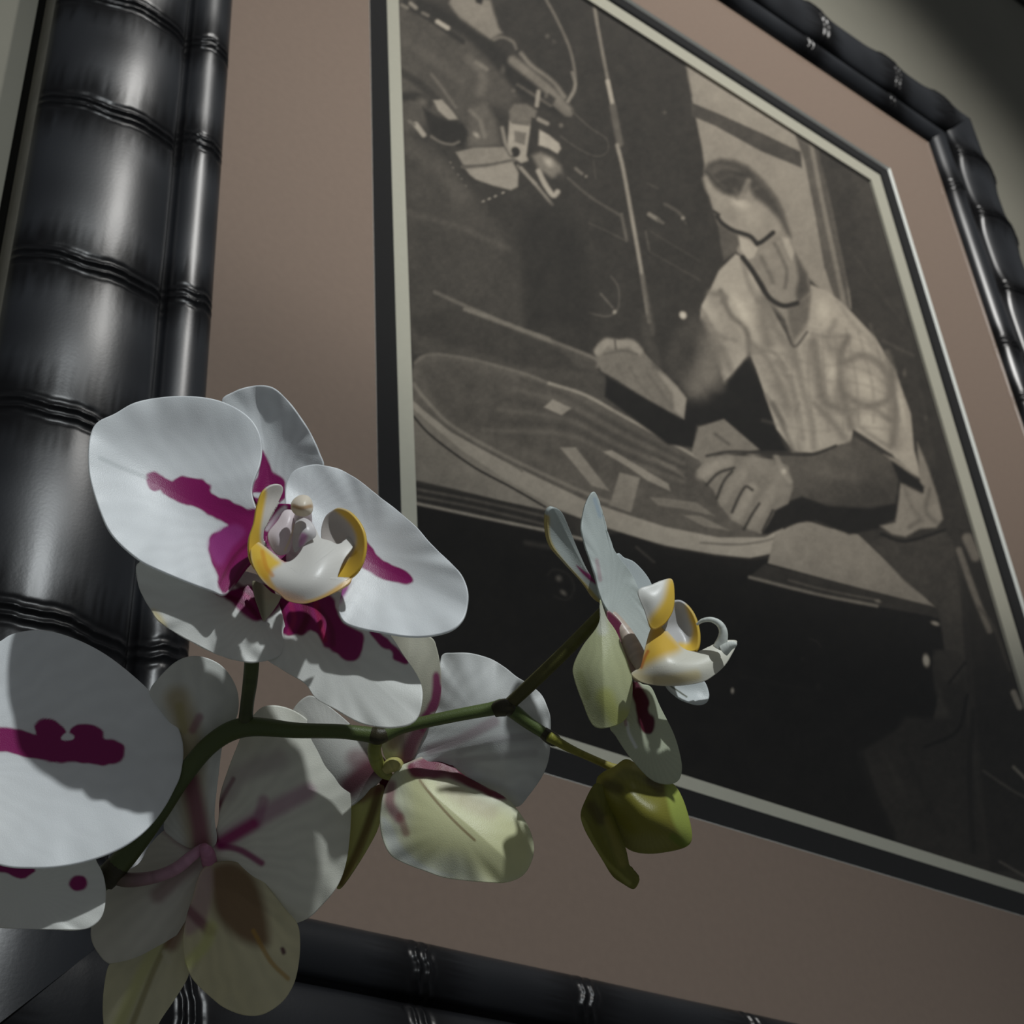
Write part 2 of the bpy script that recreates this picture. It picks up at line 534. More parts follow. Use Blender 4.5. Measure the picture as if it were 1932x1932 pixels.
# --- workshop wall, motorcycle and engine, upper left
pf(cA((190, -500), (1400, -500), (1400, 60), (1900, 360), (1880, 900), (1932, 1900), (200, 1900)), 51, 10)
pf(cA((150, -40), (560, 120), (740, 300), (900, 560), (820, 640), (700, 620), (600, 780), (420, 660), (240, 800), (180, 700)), 76, 16, .9)
pf(cA((180, -300), (900, -300), (900, -20), (720, 0), (520, 40), (300, 10), (180, 0)), 62, 14)
pf(cA((480, 20), (520, -80), (640, -20), (720, 0), (770, 160), (790, 190), (720, 230), (640, 180), (540, 110)), 128, 5)
pf(cA((610, -60), (690, -40), (670, 25), (640, 15)), 40, 3)
pf(cA((300, -20), (520, 90), (720, 240), (900, 400), (1130, 600), (1120, 680), (900, 560), (700, 330), (560, 200), (380, 110), (250, 60)), 40, 8, .9)
pl(cA((230, 10), (300, 60), (430, 150), (560, 240)), 5, 46, 4)
pl(cA((260, 20), (290, 45)), 4, 130, 3); pl(cA((330, 75), (360, 90)), 3, 110, 3)
pl(cA((415, 125), (475, 162)), 4.5, 168, 3); pl(cA((210, 30), (240, 45)), 3, 110, 3)
pl(cA((210, 420), (330, 500), (470, 640), (560, 760)), 7, 52, 5)
pl(cA((380, 430), (450, 520), (520, 620)), 3, 105, 3, .8)
pl(cA((230, 240), (420, 360), (560, 470)), 10, 90, 9, .5)
pl(cA((220, 560), (300, 560), (360, 600)), 8, 44, 6)
pf(cA((390, 580), (440, 575), (500, 640), (535, 690), (480, 695), (420, 640)), 142, 3)
pb(cA((330, 590)), 16, 12, 40, 104, .8)
pf(cA((330, 620), (420, 680), (560, 720), (600, 780), (560, 850), (460, 830), (370, 770)), 38, 5)
pl(cA((380, 790), (440, 825), (500, 835), (540, 820)), 2.5, 110, 2.5, .8)
pl(cA((290, 720), (335, 780)), 5, 150, 3); pl(cA((250, 700), (280, 720)), 3, 100, 3)
pl(cA((600, 340), (660, 400), (680, 470), (660, 530)), 9, 98, 7, .8)
pl(cA((640, 360), (700, 400)), 4, 120, 3, .7)
pb(cA((795, 405)), 7, 12, 0, 92, .8); pb(cA((855, 525)), 6, 5, 0, 105, .8)
pl(cA((740, 230), (790, 215), (850, 240), (870, 280)), 3, 112, 3, .8)
pf(cA((600, 620), (700, 600), (760, 700), (780, 840), (650, 860), (590, 850), (600, 740)), 88, 8)
pl(cA((605, 640), (660, 700), (690, 790)), 4, 118, 4, .7)
pb(cA((640, 780)), 10, 6, 40, 165, .8)
pf(cA((520, 880), (620, 855), (800, 850), (830, 900), (870, 930), (830, 945), (570, 965)), 128, 3)
pl(cA((560, 965), (700, 958), (850, 930)), 3.5, 84, 2.5)
pf(cA((575, 975), (700, 965), (850, 935), (885, 1000), (880, 1080), (840, 1100), (740, 1075), (640, 1040), (600, 1010)), 138, 3)
pf(cA((830, 640), (860, 600), (930, 600), (990, 640), (980, 690), (950, 740), (830, 700)), 104, 4)
pf(cA((830, 700), (950, 720), (965, 740), (940, 930), (900, 945), (850, 910), (820, 850)), 150, 3)
pf(cA((840, 700), (950, 700), (945, 730), (845, 715)), 92, 3)
pf(cA((860, 755), (930, 770), (920, 840), (860, 820)), 104, 3)
pb(cA((865, 880)), 9, 10, 0, 40, 1, .7)
pl(cA((790, 740), (810, 830), (840, 890)), 3.5, 140, 3, .8)
pf(cA((960, 680), (1010, 690), (990, 840), (940, 920), (930, 900)), 46, 3)
pf(cA((1005, 750), (1060, 780), (1120, 830), (1130, 860), (1110, 890), (1060, 860), (1000, 840)), 160, 3)
pl(cA((1000, 690), (1050, 715)), 4, 132, 3); pb(cA((1130, 725)), 6, 6, 0, 120, .8)
pf(cA((960, 900), (1010, 880), (1080, 910), (1130, 960), (1140, 1010), (1080, 1030), (1000, 980)), 116, 6)
pb(cA((1060, 940)), 16, 10, 40, 172, .9)
pb(cA((1130, 1020)), 14, 12, 40, 62, .8)
pl(cA((1000, 990), (1040, 1070), (1085, 1130), (1110, 1110)), 5, 156, 3)
pl(cA((900, 970), (950, 1030), (1010, 1100), (1080, 1185)), 3, 128, 2.5, .9)
pl(cA((880, 960), (920, 1000), (985, 1065)), 3, 140, 3, .6)
pl(cA((850, 350), (950, 430), (1060, 520), (1170, 640)), 9, 122, 6, .9)
pl(cA((900, 310), (960, 380), (1080, 470), (1150, 560)), 4, 132, 4, .8)
pl(cA((880, 490), (990, 560), (1070, 610)), 3, 92, 3, .8)
pl(cA((1000, 530), (990, 610)), 4, 140, 3)
pl(cA((1050, 560), (1140, 640), (1180, 660)), 5, 104, 4, .8)
pf(cA((1060, 540), (1100, 570), (1080, 610), (1040, 580)), 42, 4, .8)
pl(cA((450, 870), (530, 1000), (600, 1090)), 2.5, 44, 2)
for a in ((490, 940), (505, 970), (535, 1010), (555, 1035), (580, 1075)): pb(cA(a), 3.2, 2.2, 40, 130, .8, .3)
for a in ((680, 1165), (715, 1150), (750, 1135), (795, 1115)): pb(cA(a), 4.5, 2.5, -30, 140, .9, .3)
pl(cA((1040, -10), (1110, 120), (1180, 280), (1210, 420), (1210, 520), (1170, 590)), 2.8, 108, 2.2, .9)
pl(cA((1195, 420), (1210, 500), (1170, 585)), 3, 140, 2.2, .7)
pl(cA((1190, 640), (1300, 740), (1390, 800), (1400, 870), (1340, 905), (1230, 860), (1130, 790)), 1.6, 78, 2, .8)
pl(cA((1320, 930), (1330, 1030)), 1.5, 72, 2, .7)
pb(cA((1050, 210)), 6, 6, 40, 100, .8); pb(cA((1090, 240)), 6, 5, 40, 84, .7); pb(cA((1730, 650)), 5, 5, 0, 92, .7)
pl(cA((1215, 975), (1250, 1005)), 3, 110, 2.5, .9); pb(cA((1275, 1020)), 4, 4, 0, 128, .9)
# stand rod
pl(cA((1322, 30), (1345, 170), (1385, 380), (1430, 610)), 3.2, 118, 2.2)
pl(cA((1400, 470), (1430, 610)), 4, 165, 2.4)
pl(cA((1430, 620), (1470, 830)), 6.5, 92, 3.5)
pl(cA((1455, 840), (1490, 980), (1530, 1200), (1590, 1540), (1640, 1860)), 3.6, 138, 2.4)
pl(cA((1600, 1600), (1650, 1860), (1660, 1930)), 5, 78, 4, .7)
pl(cA((1480, 1240), (1510, 1390)), 3, 96, 2.4, .8)
pl(cA((1170, 1030), (1300, 1140), (1480, 1250)), 2.5, 84, 2.2, .8)
pl(cA((1290, 1290), (1400, 1340), (1510, 1395)), 1.8, 72, 2, .7)
pl(cA((1620, 1340), (1640, 1450)), 2, 84, 2, .7); pl(cA((1650, 1340), (1932, 1510)), 1.8, 66, 2, .7)
pl(cA((1650, 1460), (1932, 1620)), 1.8, 70, 2, .7)
pl(cA((1640, 1240), (1690, 1270)), 4, 122, 2.5); pl(cA((1690, 1270), (1720, 1290)), 3, 92, 2.5)
pl(cA((1730, 1180), (1800, 1220), (1840, 1260)), 3, 88, 2.6, .8); pb(cA((1835, 1262)), 5, 5, 0, 150, .9)
pb(cA((1850, 1290)), 7, 4, 50, 92, .6); pl(cA((1630, 1060), (1690, 1090)), 2, 72, 2, .6)
pl(cA((1420, 1600), (1460, 1660), (1465, 1760), (1440, 1810), (1390, 1830), (1290, 1810)), 2, 82, 2, .7)
pb(cA((1440, 1805)), 5, 6, 30, 160, .9); pl(cA((1360, 1700), (1430, 1780)), 2, 96, 2, .7)
pb(cA((1835, 1825)), 6, 8, -30, 185, .95, .3)
# floor and low wall on the left of the workshop
pf(cA((220, 780), (420, 860), (620, 1120), (860, 1440), (905, 1480), (920, 1940), (240, 1940)), 66, 14, .85)
pf(cA((900, 1200), (1100, 1180), (1250, 1300), (1300, 1900), (920, 1900), (905, 1480)), 42, 20, .9)
pl(cA((240, 840), (400, 960), (560, 1140)), 14, 86, 14, .5); pl(cA((240, 1230), (500, 1300), (820, 1440)), 6, 84, 6, .5)
pf(cA((240, 1260), (500, 1330), (880, 1470), (905, 1900), (500, 1780), (250, 1700)), 60, 8, .7)
pl(cA((400, 1690), (600, 1780), (860, 1890), (1060, 1960)), 3.5, 98, 3, .9)

# --- window behind the man
pf(cG((-129, 225), (0, 250), (350, 520), (420, 600), (545, 1250), (480, 1230), (380, 1130), (0, 800), (-43, 644)), 136, 4)
pf(cB((704, -300), (1600, -300), (1600, 0), (1640, 940), (1500, 860), (1390, 700), (860, 120), (780, 140), (765, 0)), 138, 4)
pf(cG((-100, 415), (0, 455), (200, 545), (345, 615), (350, 680), (180, 610), (0, 510), (-95, 470)), 68, 2.5)
pf(cG((310, 510), (400, 570), (430, 640), (460, 800), (530, 1130), (545, 1250), (480, 1200), (440, 1080), (400, 850), (360, 650)), 84, 3)
pl(cG((385, 570), (430, 800), (500, 1130), (520, 1230)), 4.5, 124, 3.5, .9)
pl(cG((405, 600), (450, 830), (520, 1150)), 2, 80, 2, .8)
pf(cG((410, 590), (640, 735), (830, 1550), (900, 1900), (800, 1900), (770, 1620), (700, 1450), (560, 1260), (530, 1130), (460, 800)), 56, 4)
pf(cG((560, 640), (620, 700), (720, 1050), (640, 1100), (560, 900)), 64, 14, .8)
pl(cG((540, 1000), (680, 1200), (830, 1400)), 2, 66, 3, .6); pl(cG((680, 1380), (800, 1440)), 3, 78, 4, .7)
pb(cG((765, 1510)), 5, 10, 0, 96, .8); pb(cG((850, 1690)), 6, 8, 0, 84, .7)
pl(cG((560, 1160), (640, 1190), (690, 1250)), 3, 52, 4, .8)

# --- bench, tabletop and board
pf(cC((70, 150), (380, 10), (860, 190), (1120, 310), (1130, 370), (1900, 750), (1700, 860), (1000, 600), (400, 300), (90, 260)), 66, 6)
pf(cC((70, 60), (360, 0), (400, 20), (1120, 330), (1120, 370), (700, 330), (90, 140)), 54, 6, .8)
pl(cC((380, 10), (560, 75), (860, 190), (1110, 290), (1120, 330)), 4, 112, 3.5, .9)
pf(cC((880, 200), (1110, 300), (1120, 360), (1000, 330)), 74, 6, .8)
pf(cC((60, 540), (400, 760), (700, 900), (900, 1100), (860, 1145), (600, 1090), (300, 1020), (60, 975)), 108, 3, 1, 122, (cC((200, 800))[0], cC((600, 1080))[0]))
BRD = cC((90, 330), (120, 275), (220, 265), (400, 290), (620, 345), (850, 420), (1050, 490), (1250, 600), (1450, 710), (1650, 820), (1760, 880), (2000, 1020), (2160, 1230), (2170, 1300), (2120, 1370), (1980, 1400), (1780, 1380), (1500, 1330), (1200, 1240), (900, 1130), (600, 960), (350, 790), (180, 640), (80, 500))
pf(BRD, 84, 2.5, smooth=True)
pf(cC((120, 330), (250, 290), (600, 380), (900, 480), (1250, 650), (1650, 850), (1750, 900), (1900, 1150), (1200, 960), (700, 780), (330, 640), (180, 480)), 72, 12, .9)
pl(cC((100, 310), (160, 268), (260, 266), (450, 300), (700, 368), (850, 425)), 3, 100, 2.5, .8)
pl(cC((850, 425), (1050, 490), (1250, 600), (1450, 710), (1680, 840)), 3, 138, 2.5, .9)
for k in range(6):
    o_ = k * 36
    pl(cC((700 - o_ * 1.2, 400 + o_ * 1.6), (950, 500 + o_ * 1.2), (1250, 670 + o_), (1600, 850 + o_ * .7)), 4.5, 96 if k % 2 else 62, 4.5, .55)
pf(cC((820, 560), (870, 515), (975, 565), (920, 605)), 132, 2.5)
pf(cC((910, 785), (1000, 785), (1190, 1030), (1090, 1000)), 122, 2.5)
pf(cC((1155, 810), (1200, 800), (1520, 990), (1530, 1030), (1400, 970), (1300, 900)), 128, 2.5)
pf(cC((1245, 925), (1360, 955), (1310, 1150), (1190, 1110)), 120, 2.5)
pf(cC((1415, 1065), (1500, 1070), (1680, 1095), (1780, 1170), (1600, 1130), (1460, 1110)), 112, 2.5)
pf(cC((1600, 1165), (1700, 1170), (1860, 1250), (1720, 1230)), 118, 2.5)
pf(cC((1430, 840), (1560, 890), (1620, 960), (1480, 880)), 108, 4, .8)
# dark space under the bench
DK = cC((90, 1108), (560, 1205), (1040, 1310), (1250, 1260), (1500, 1345), (1780, 1395), (1990, 1415), (2160, 1390), (2250, 1470), (2700, 1600), (3000, 1680), (3000, 3400), (90, 3400))
pf(DK, 25, 4)
pf(cE((0, 90), (100, 110), (530, 195), (570, 235), (900, 320), (1530, 445), (1600, 600), (1450, 620), (1520, 930), (1290, 1000), (1100, 1100), (1250, 1500), (0, 1200)), 24, 6)
# rails of the board: light rim
RIM = cC((85, 520), (150, 580), (300, 700), (560, 840), (800, 960), (1050, 1080), (1250, 1150), (1500, 1230), (1800, 1290), (2060, 1290), (2165, 1230), (2172, 1310), (2120, 1375), (1980, 1405), (1780, 1385), (1500, 1335), (1200, 1245), (900, 1135), (600, 965), (350, 795), (180, 650), (80, 560))
pf(RIM, 134, 2.5, 1, 150, (cC((300, 700))[0], cC((1800, 1300))[0]))
pl(cC((90, 430), (160, 520), (300, 660), (560, 810), (850, 950), (1100, 1060), (1300, 1130)), 3.5, 120, 3, .8)
pl(cC((260, 660), (420, 760), (640, 880), (700, 920)), 1.8, 84, 2, .7)
pl(cC((80, 600), (190, 720), (420, 890), (640, 1010), (830, 1120)), 2, 38, 1.8, .95)
pl(cC((1700, 1320), (1900, 1330), (2060, 1310), (2150, 1280)), 1.8, 92, 2.5, .8)
pl(cC((2170, 1230), (2175, 1310), (2120, 1380), (1990, 1412)), 2.2, 40, 2, .9)
# tabletop on the right, and the bench edge
pf(cD((650, 1130), (690, 960), (800, 900), (880, 880), (1000, 920), (1180, 960), (1650, 1400), (1300, 1310)), 128, 2.5, 1, 120, (cD((700, 1000))[0], cD((1600, 1380))[0]))
pf(cE((560, 235), (640, 170), (1000, 260), (1500, 385), (1530, 440), (1200, 380), (900, 310)), 48, 2.5)
pl(cE((565, 235), (760, 285), (950, 330), (1200, 378)), 3, 120, 2.5, .9)
pl(cE((760, 250), (950, 300), (1210, 350)), 2, 92, 2.2, .7); pb(cE((1205, 355)), 9, 4, 15, 122, .8)
pf(cC((100, 970), (300, 1015), (600, 1090), (830, 1140), (1000, 1200), (1010, 1290), (800, 1240), (400, 1160), (100, 1100)), 48, 3)
for k in range(5):
    pl(cC((110, 1000 + k * 20), (400, 1055 + k * 20), (700, 1120 + k * 22), (900, 1170 + k * 22)), 2.2, 96 if k % 2 else 38, 2.2, .6)
pl(cC((100, 1098), (300, 1140), (560, 1195), (830, 1250), (1040, 1300)), 2.8, 132, 2)
pl(cE((1, 85), (90, 160)), 2.2, 70, 3, .7); pl(cC((720, 1320), (900, 1350)), 5, 62, 5, .7)
pb(cE((480, 800)), 4, 7, 0, 150, .9, .3); pb(cC((905, 1520)), 9, 8, 40, 104, .8); pb(cC((930, 1600)), 10, 6, 40, 120, .8)
pl(cC((840, 1500), (880, 1470), (960, 1500), (990, 1580), (950, 1640), (880, 1620)), 2, 46, 3, .7)
pb(cE((1490, 465)), 11, 5, 20, 150, .95, .3); pb(cE((1445, 650)), 8, 15, -8, 185, .95, .4)
pl(cE((860, 540), (900, 555), (920, 580)), 1.2, 52, 2, .7); pb(cE((830, 640)), 5, 5, 0, 46, .7); pb(cE((905, 780)), 8, 8, 0, 40, .7)
pl(cE((520, 730), (900, 800)), 2, 34, 5, .5)

# --- the man
# trousers and stool
pf(cD((1260, 1020), (1330, 960), (1460, 1000), (1690, 930), (1740, 1000), (1790, 1400), (1830, 1950), (1900, 2600), (1500, 2600), (1700, 1700), (1650, 1390), (1450, 1230)), 60, 4)
pf(cE((1500, 600), (1600, 610), (1640, 700), (1660, 1000), (1700, 1300), (1760, 1700), (1300, 1560), (1110, 1110), (1290, 1000), (1340, 930), (1580, 940), (1520, 830)), 44, 7)
pf(cE((1480, 600), (1600, 600), (1640, 680), (1600, 760), (1530, 760)), 56, 5, .8)
pl(cE((1640, 660), (1560, 760)), 2.5, 24, 2.5, .8); pl(cE((1650, 820), (1600, 1000), (1440, 1080)), 3, 24, 3, .9)
pl(cE((1120, 1110), (1180, 1300), (1280, 1510)), 5, 28, 5, .7); pl(cE((1330, 1080), (1440, 1320), (1520, 1500)), 7, 34, 7, .5)
pl(cE((1680, 900), (1660, 1200), (1680, 1600)), 5, 30, 4, .7); pl(cE((1230, 1110), (1330, 1300)), 6, 56, 7, .5)
pl(cE((1630, 100), (1640, 400), (1660, 800)), 5, 42, 4, .8)
pf(cE((1610, 0), (1800, 0), (1960, 900), (1980, 1400), (1960, 1700), (1760, 1700), (1700, 1000), (1640, 300)), 38, 6)
pl(cE((1610, 100), (1640, 190), (1690, 330), (1760, 500)), 6, 108, 4, .9)
pl(cE((1650, 40), (1690, 130)), 10, 112, 5, .9); pl(cE((1700, 380), (1780, 480), (1860, 700)), 3, 70, 3, .6)
pl(cE((1880, 810), (1910, 880)), 6, 142, 3); pl(cE((1880, 1180), (1940, 1240)), 3, 124, 3)
pl(cE((1730, 1200), (1880, 1300), (1960, 1340)), 2.5, 82, 2.5, .8); pl(cE((1810, 1650), (1930, 1720)), 2.2, 92, 2.2, .8)
# dark of the far arm and the plane's shadow
pf(cB((200, 1340), (640, 1590), (700, 1500), (900, 1440), (960, 1300), (1060, 1210), (1150, 1500), (1200, 1650), (1260, 1780), (1100, 1780), (890, 1600), (730, 1630), (710, 1760), (560, 1740), (190, 1460)), 24, 4)
pf(cB((560, 1300), (700, 1320), (900, 1380), (930, 1330), (1000, 1500), (760, 1620), (640, 1560)), 26, 8)
# shirt
SH = cB((960, 620), (1000, 640), (1120, 850), (1300, 1170), (1330, 1080), (1400, 800), (1500, 840), (1630, 950), (1780, 1110), (1900, 1310), (1990, 1560), (2010, 1780), (2050, 1920), (2045, 2000), (1880, 1800), (1650, 1650), (1640, 1730), (1410, 1790), (1300, 1780), (1200, 1650), (1080, 1300), (1040, 1200), (940, 1320), (890, 1370), (840, 1250), (750, 1000), (760, 920), (810, 830), (860, 720))
pf(SH, 158, 3)
pf(cB((700, 980), (780, 1000), (860, 1200), (880, 1330), (780, 1440), (680, 1450), (560, 1330), (560, 1180), (640, 1060)), 70, 16, .95)
pb(cB((810, 1330)), 26, 40, -30, 118, .8); pb(cB((700, 1200)), 26, 36, -30, 50, .8)
pf(cB((880, 1150), (1030, 1170), (1040, 1200), (940, 1320), (890, 1380)), 150, 8)
pl(cB((840, 1120), (800, 1260), (740, 1400)), 24, 112, 24, .75); pl(cB((700, 1060), (640, 1200), (600, 1330)), 14, 62, 16, .7); pl(cB((880, 1180), (930, 1300)), 6, 104, 7, .6); pb(cB((900, 1000)), 34, 40, 20, 160, .7); pb(cB((870, 1390)), 16, 20, 0, 80, .7)
# folds and stripes of the shirt
for line, w, tn, op in (
    (((870, 840), (930, 980), (1020, 1060), (1040, 1200)), 4, 92, .8), (((1000, 660), (1040, 800), (1090, 900)), 4, 116, .6),
    (((1130, 880), (1120, 1000), (1150, 1150)), 9, 104, .7), (((1160, 900), (1190, 1050), (1280, 1170)), 5, 116, .6),
    (((1040, 1140), (1140, 1230), (1230, 1420), (1290, 1600)), 5, 108, .7), (((1200, 1250), (1290, 1400), (1350, 1700)), 5, 116, .7),
    (((1300, 1190), (1340, 1350), (1400, 1600), (1420, 1760)), 5, 112, .6), (((1420, 1130), (1450, 1350), (1480, 1480), (1580, 1540)), 6, 100, .75),
    (((1410, 1090), (1520, 1110), (1620, 1100)), 3, 116, .6), (((1540, 1020), (1500, 1120), (1540, 1260), (1560, 1500)), 5, 118, .6),
    (((1620, 1110), (1580, 1200), (1570, 1320), (1600, 1480), (1640, 1640)), 5, 98, .75), (((1600, 1260), (1700, 1220), (1800, 1260), (1870, 1350)), 5, 104, .7),
    (((1600, 1450), (1720, 1510), (1850, 1480), (1880, 1380)), 5, 98, .7), (((1640, 1540), (1760, 1530), (1870, 1600)), 4, 108, .6),
    (((1850, 1200), (1890, 1350), (1900, 1560), (1880, 1740)), 5, 104, .7), (((1420, 1500), (1520, 1600), (1600, 1700)), 4, 112, .7),
    (((1180, 1500), (1250, 1650), (1300, 1780)), 4, 92, .8), (((1140, 1450), (1180, 1520), (1260, 1640)), 3, 100, .6),
    (((1330, 1500), (1300, 1600), (1330, 1760)), 3, 112, .6), (((1060, 1200), (1180, 1200), (1260, 1300)), 3, 116, .6),
    (((810, 850), (900, 870), (880, 900)), 4, 104, .7), (((760, 950), (850, 1090), (960, 1130)), 3, 116, .6),
    (((1700, 1640), (1780, 1700), (1870, 1760)), 3, 112, .6), (((1560, 900), (1640, 1020), (1760, 1150)), 3, 130, .5)):
    pl(cB(*line), w * 1.25, tn, w * 1.3, op)
for c_, rx, ry, a_ in (((1700, 1130), 26, 12, 40), ((1730, 1380), 34, 24, 20), ((1760, 1620), 34, 22, 40), ((1530, 1300), 12, 34, 0), ((1000, 960), 12, 40, -25), ((1480, 960), 16, 30, -10), ((1300, 1650), 14, 40, -10), ((1930, 1500), 7, 50, -12)):
    pb(cB(c_), rx * 1.1, ry * 1.1, a_, 186, .8)
for q0, q1, t_ in (((1130, 900), (1300, 1250), 108), ((1060, 1200), (1250, 1500), 118), ((1380, 1150), (1470, 1500), 112), ((1560, 1150), (1650, 1600), 120), ((1230, 1400), (1330, 1760), 120), ((820, 860), (1000, 1150), 124), ((1850, 1300), (1900, 1750), 118), ((1480, 1560), (1620, 1720), 118)):
    pl(cB(q0, q1), 11, t_, 11, .45)
for k_ in range(7):
    pl(cB((1330 + k_ * 70, 1120 - k_ * 18 + (k_ * 29) % 50), (1290 + k_ * 95, 1300 + k_ * 20), (1330 + k_ * 88, 1700 - k_ * 18)), 3, 118, 3.5, .35)
    pl(cB((1120 + (k_ % 3) * 40, 1000 + k_ * 100), (1400, 1060 + k_ * 100), (1700, 1130 + k_ * 85), (1900, 1300 + k_ * 60)), 3, 122, 4, .3)
# neck opening
pf(cB((1130, 860), (1200, 900), (1330, 930), (1390, 850), (1410, 820), (1390, 960), (1380, 1060), (1300, 1160), (1240, 1000)), 134, 6)
pf(cB((1265, 945), (1400, 860), (1388, 1000), (1345, 1080), (1300, 1130), (1275, 1040)), 98, 6); pl(cB((1380, 1080), (1300, 1165), (1240, 1010)), 2.5, 70, 2.5, .8)
# head
HD = cB((770, 130), (800, 90), (870, 65), (940, 70), (1010, 100), (1090, 160), (1170, 250), (1230, 350), (1270, 450), (1300, 560), (1330, 650), (1390, 760), (1390, 850), (1330, 910), (1240, 925), (1170, 890), (1110, 800), (1040, 690), (990, 630), (960, 600), (890, 500), (850, 430), (820, 330), (790, 220))
pf(HD, 130, 3, smooth=True)
pf(cB((790, 190), (840, 240), (930, 270), (1010, 230), (1060, 270), (1150, 330), (1220, 400), (1240, 480), (1180, 520), (1090, 560), (1000, 510), (900, 460), (840, 370), (800, 260)), 142, 8, .95)
pb(cB((985, 325)), 26, 13, 25, 182, .95); pb(cB((1060, 400)), 34, 20, 30, 158, .7); pb(cB((930, 400)), 20, 13, 30, 124, .5)
pb(cB((1150, 430)), 22, 16, 50, 126, .5)
pf(cB((768, 132), (800, 88), (870, 63), (940, 68), (1030, 103), (1120, 188), (1200, 288), (1250, 400), (1285, 520), (1262, 500), (1215, 420), (1150, 345), (1075, 290), (1040, 225), (1010, 255), (960, 282), (890, 268), (830, 215), (790, 170)), 58, 8, .95, 66, (cB((820, 120))[0], cB((1230, 420))[0]))
pl(cB((1000, 285), (1015, 235), (1035, 190)), 5, 128, 5, .85); pl(cB((970, 290), (960, 240)), 4, 96, 5, .6); pl(cB((1060, 250), (1090, 230)), 3, 92, 4, .6)
pb(cB((850, 110)), 20, 9, -25, 96, .7); pb(cB((880, 210)), 16, 8, 20, 54, .7); pb(cB((990, 150)), 14, 10, 30, 52, .6); pl(cB((830, 140), (900, 110), (980, 130)), 3, 92, 4, .6); pl(cB((860, 190), (930, 160), (1000, 180)), 3, 84, 4, .5); pl(cB((800, 120), (840, 180), (900, 230)), 3, 88, 4, .5); pb(cB((960, 110)), 20, 8, 25, 72, .6); pl(cB((1080, 170), (1170, 270), (1235, 380)), 4, 92, 5, .5)
pl(cB((783, 180), (800, 235), (835, 270), (900, 300)), 6, 150, 5, .8)
# background gap by the glasses, brows, spectacles
pf(cB((855, 440), (900, 470), (970, 510), (985, 560), (960, 610), (890, 660), (870, 560)), 84, 4)
pl(cB((850, 400), (880, 440), (940, 480), (1000, 500), (1050, 520), (1085, 560)), 4, 42, 2.5)
pl(cB((1085, 560), (1120, 545), (1180, 495)), 4.2, 40, 2.5)
pl(cB((830, 370), (860, 390)), 3, 52, 2.5)
pf(cB((980, 520), (1040, 540), (1090, 590), (1070, 640), (1030, 655), (990, 600)), 166, 3)
pf(cB((1100, 590), (1140, 550), (1200, 520), (1260, 520), (1300, 600), (1310, 660), (1330, 740), (1350, 850), (1290, 890), (1200, 860), (1120, 760), (1060, 660)), 130, 4)
pf(cB((1230, 520), (1270, 530), (1305, 620), (1290, 665), (1260, 610)), 158, 3); pb(cB((1140, 600)), 14, 12, 0, 138, .8)
pl(cB((1190, 560), (1230, 640), (1260, 720), (1250, 820)), 3.5, 84, 3.5, .6); pl(cB((1110, 640), (1150, 720), (1180, 790)), 4, 92, 4, .6)
pf(cB((1310, 620), (1380, 740), (1395, 840), (1330, 910), (1310, 860), (1330, 760)), 70, 6, .9)
pl(cB((1000, 640), (1060, 720), (1110, 800), (1160, 880), (1240, 925), (1320, 910)), 4.5, 36, 3, .95)
pb(cB((1240, 850)), 14, 10, 0, 136, .7)
# hand on the plane
pf(cB((130, 1200), (150, 1150), (200, 1125), (330, 1130), (380, 1150), (440, 1220), (540, 1320), (620, 1400), (670, 1470), (655, 1590), (560, 1540), (400, 1450), (260, 1360), (170, 1310), (145, 1250)), 108, 3)
pl(cB((150, 1190), (200, 1140), (250, 1150)), 8, 138, 5, .9); pl(cB((270, 1150), (340, 1145), (390, 1190)), 8, 136, 5, .9)
pl(cB((250, 1130), (255, 1180)), 2, 72, 2, .8); pl(cB((190, 1210), (300, 1190), (380, 1210)), 2.5, 84, 3, .7)
pf(cB((480, 1290), (560, 1350), (620, 1410), (668, 1470), (655, 1590), (600, 1540), (590, 1440)), 140, 4, .9)
pl(cB((340, 1290), (400, 1390), (470, 1470)), 3, 92, 3.5, .6); pl(cB((260, 1270), (310, 1370)), 3, 96, 3.5, .6); pl(cB((440, 1320), (520, 1430), (580, 1520)), 3, 94, 3.5, .6)
pl(cB((430, 1000), (440, 1110), (480, 1200), (500, 1280)), 8, 68, 7, .6)
pb(cB((650, 980)), 8, 9, -30, 190, .95, .3)
# block on the bench behind
pf(cB((740, 1640), (890, 1590), (960, 1650), (1100, 1770), (1000, 1790), (860, 1800), (760, 1850), (700, 1790)), 112, 3)
pl(cB((840, 1680), (920, 1740)), 3, 76, 3, .7)
# forearm
pf(cD((680, 500), (780, 490), (900, 490), (1040, 440), (1140, 420), (1160, 390), (1280, 460), (1390, 540), (1420, 620), (1400, 780), (1200, 800), (1000, 790), (850, 740), (770, 770), (690, 700)), 84, 4, 1, 62, (cD((900, 560))[0], cD((1000, 800))[0]))
pf(cD((1120, 420), (1160, 395), (1280, 470), (1390, 545), (1380, 640), (1250, 560)), 74, 6, .8)
pb(cD((1050, 600)), 60, 20, 10, 98, .7)
pf(cD((850, 740), (1000, 795), (1250, 810), (1400, 780), (1440, 640), (1380, 540), (1560, 640), (1570, 700), (1420, 650), (1410, 860), (1290, 930), (1130, 960), (940, 880), (830, 890), (650, 960), (610, 960), (700, 820), (770, 770)), 28, 4)
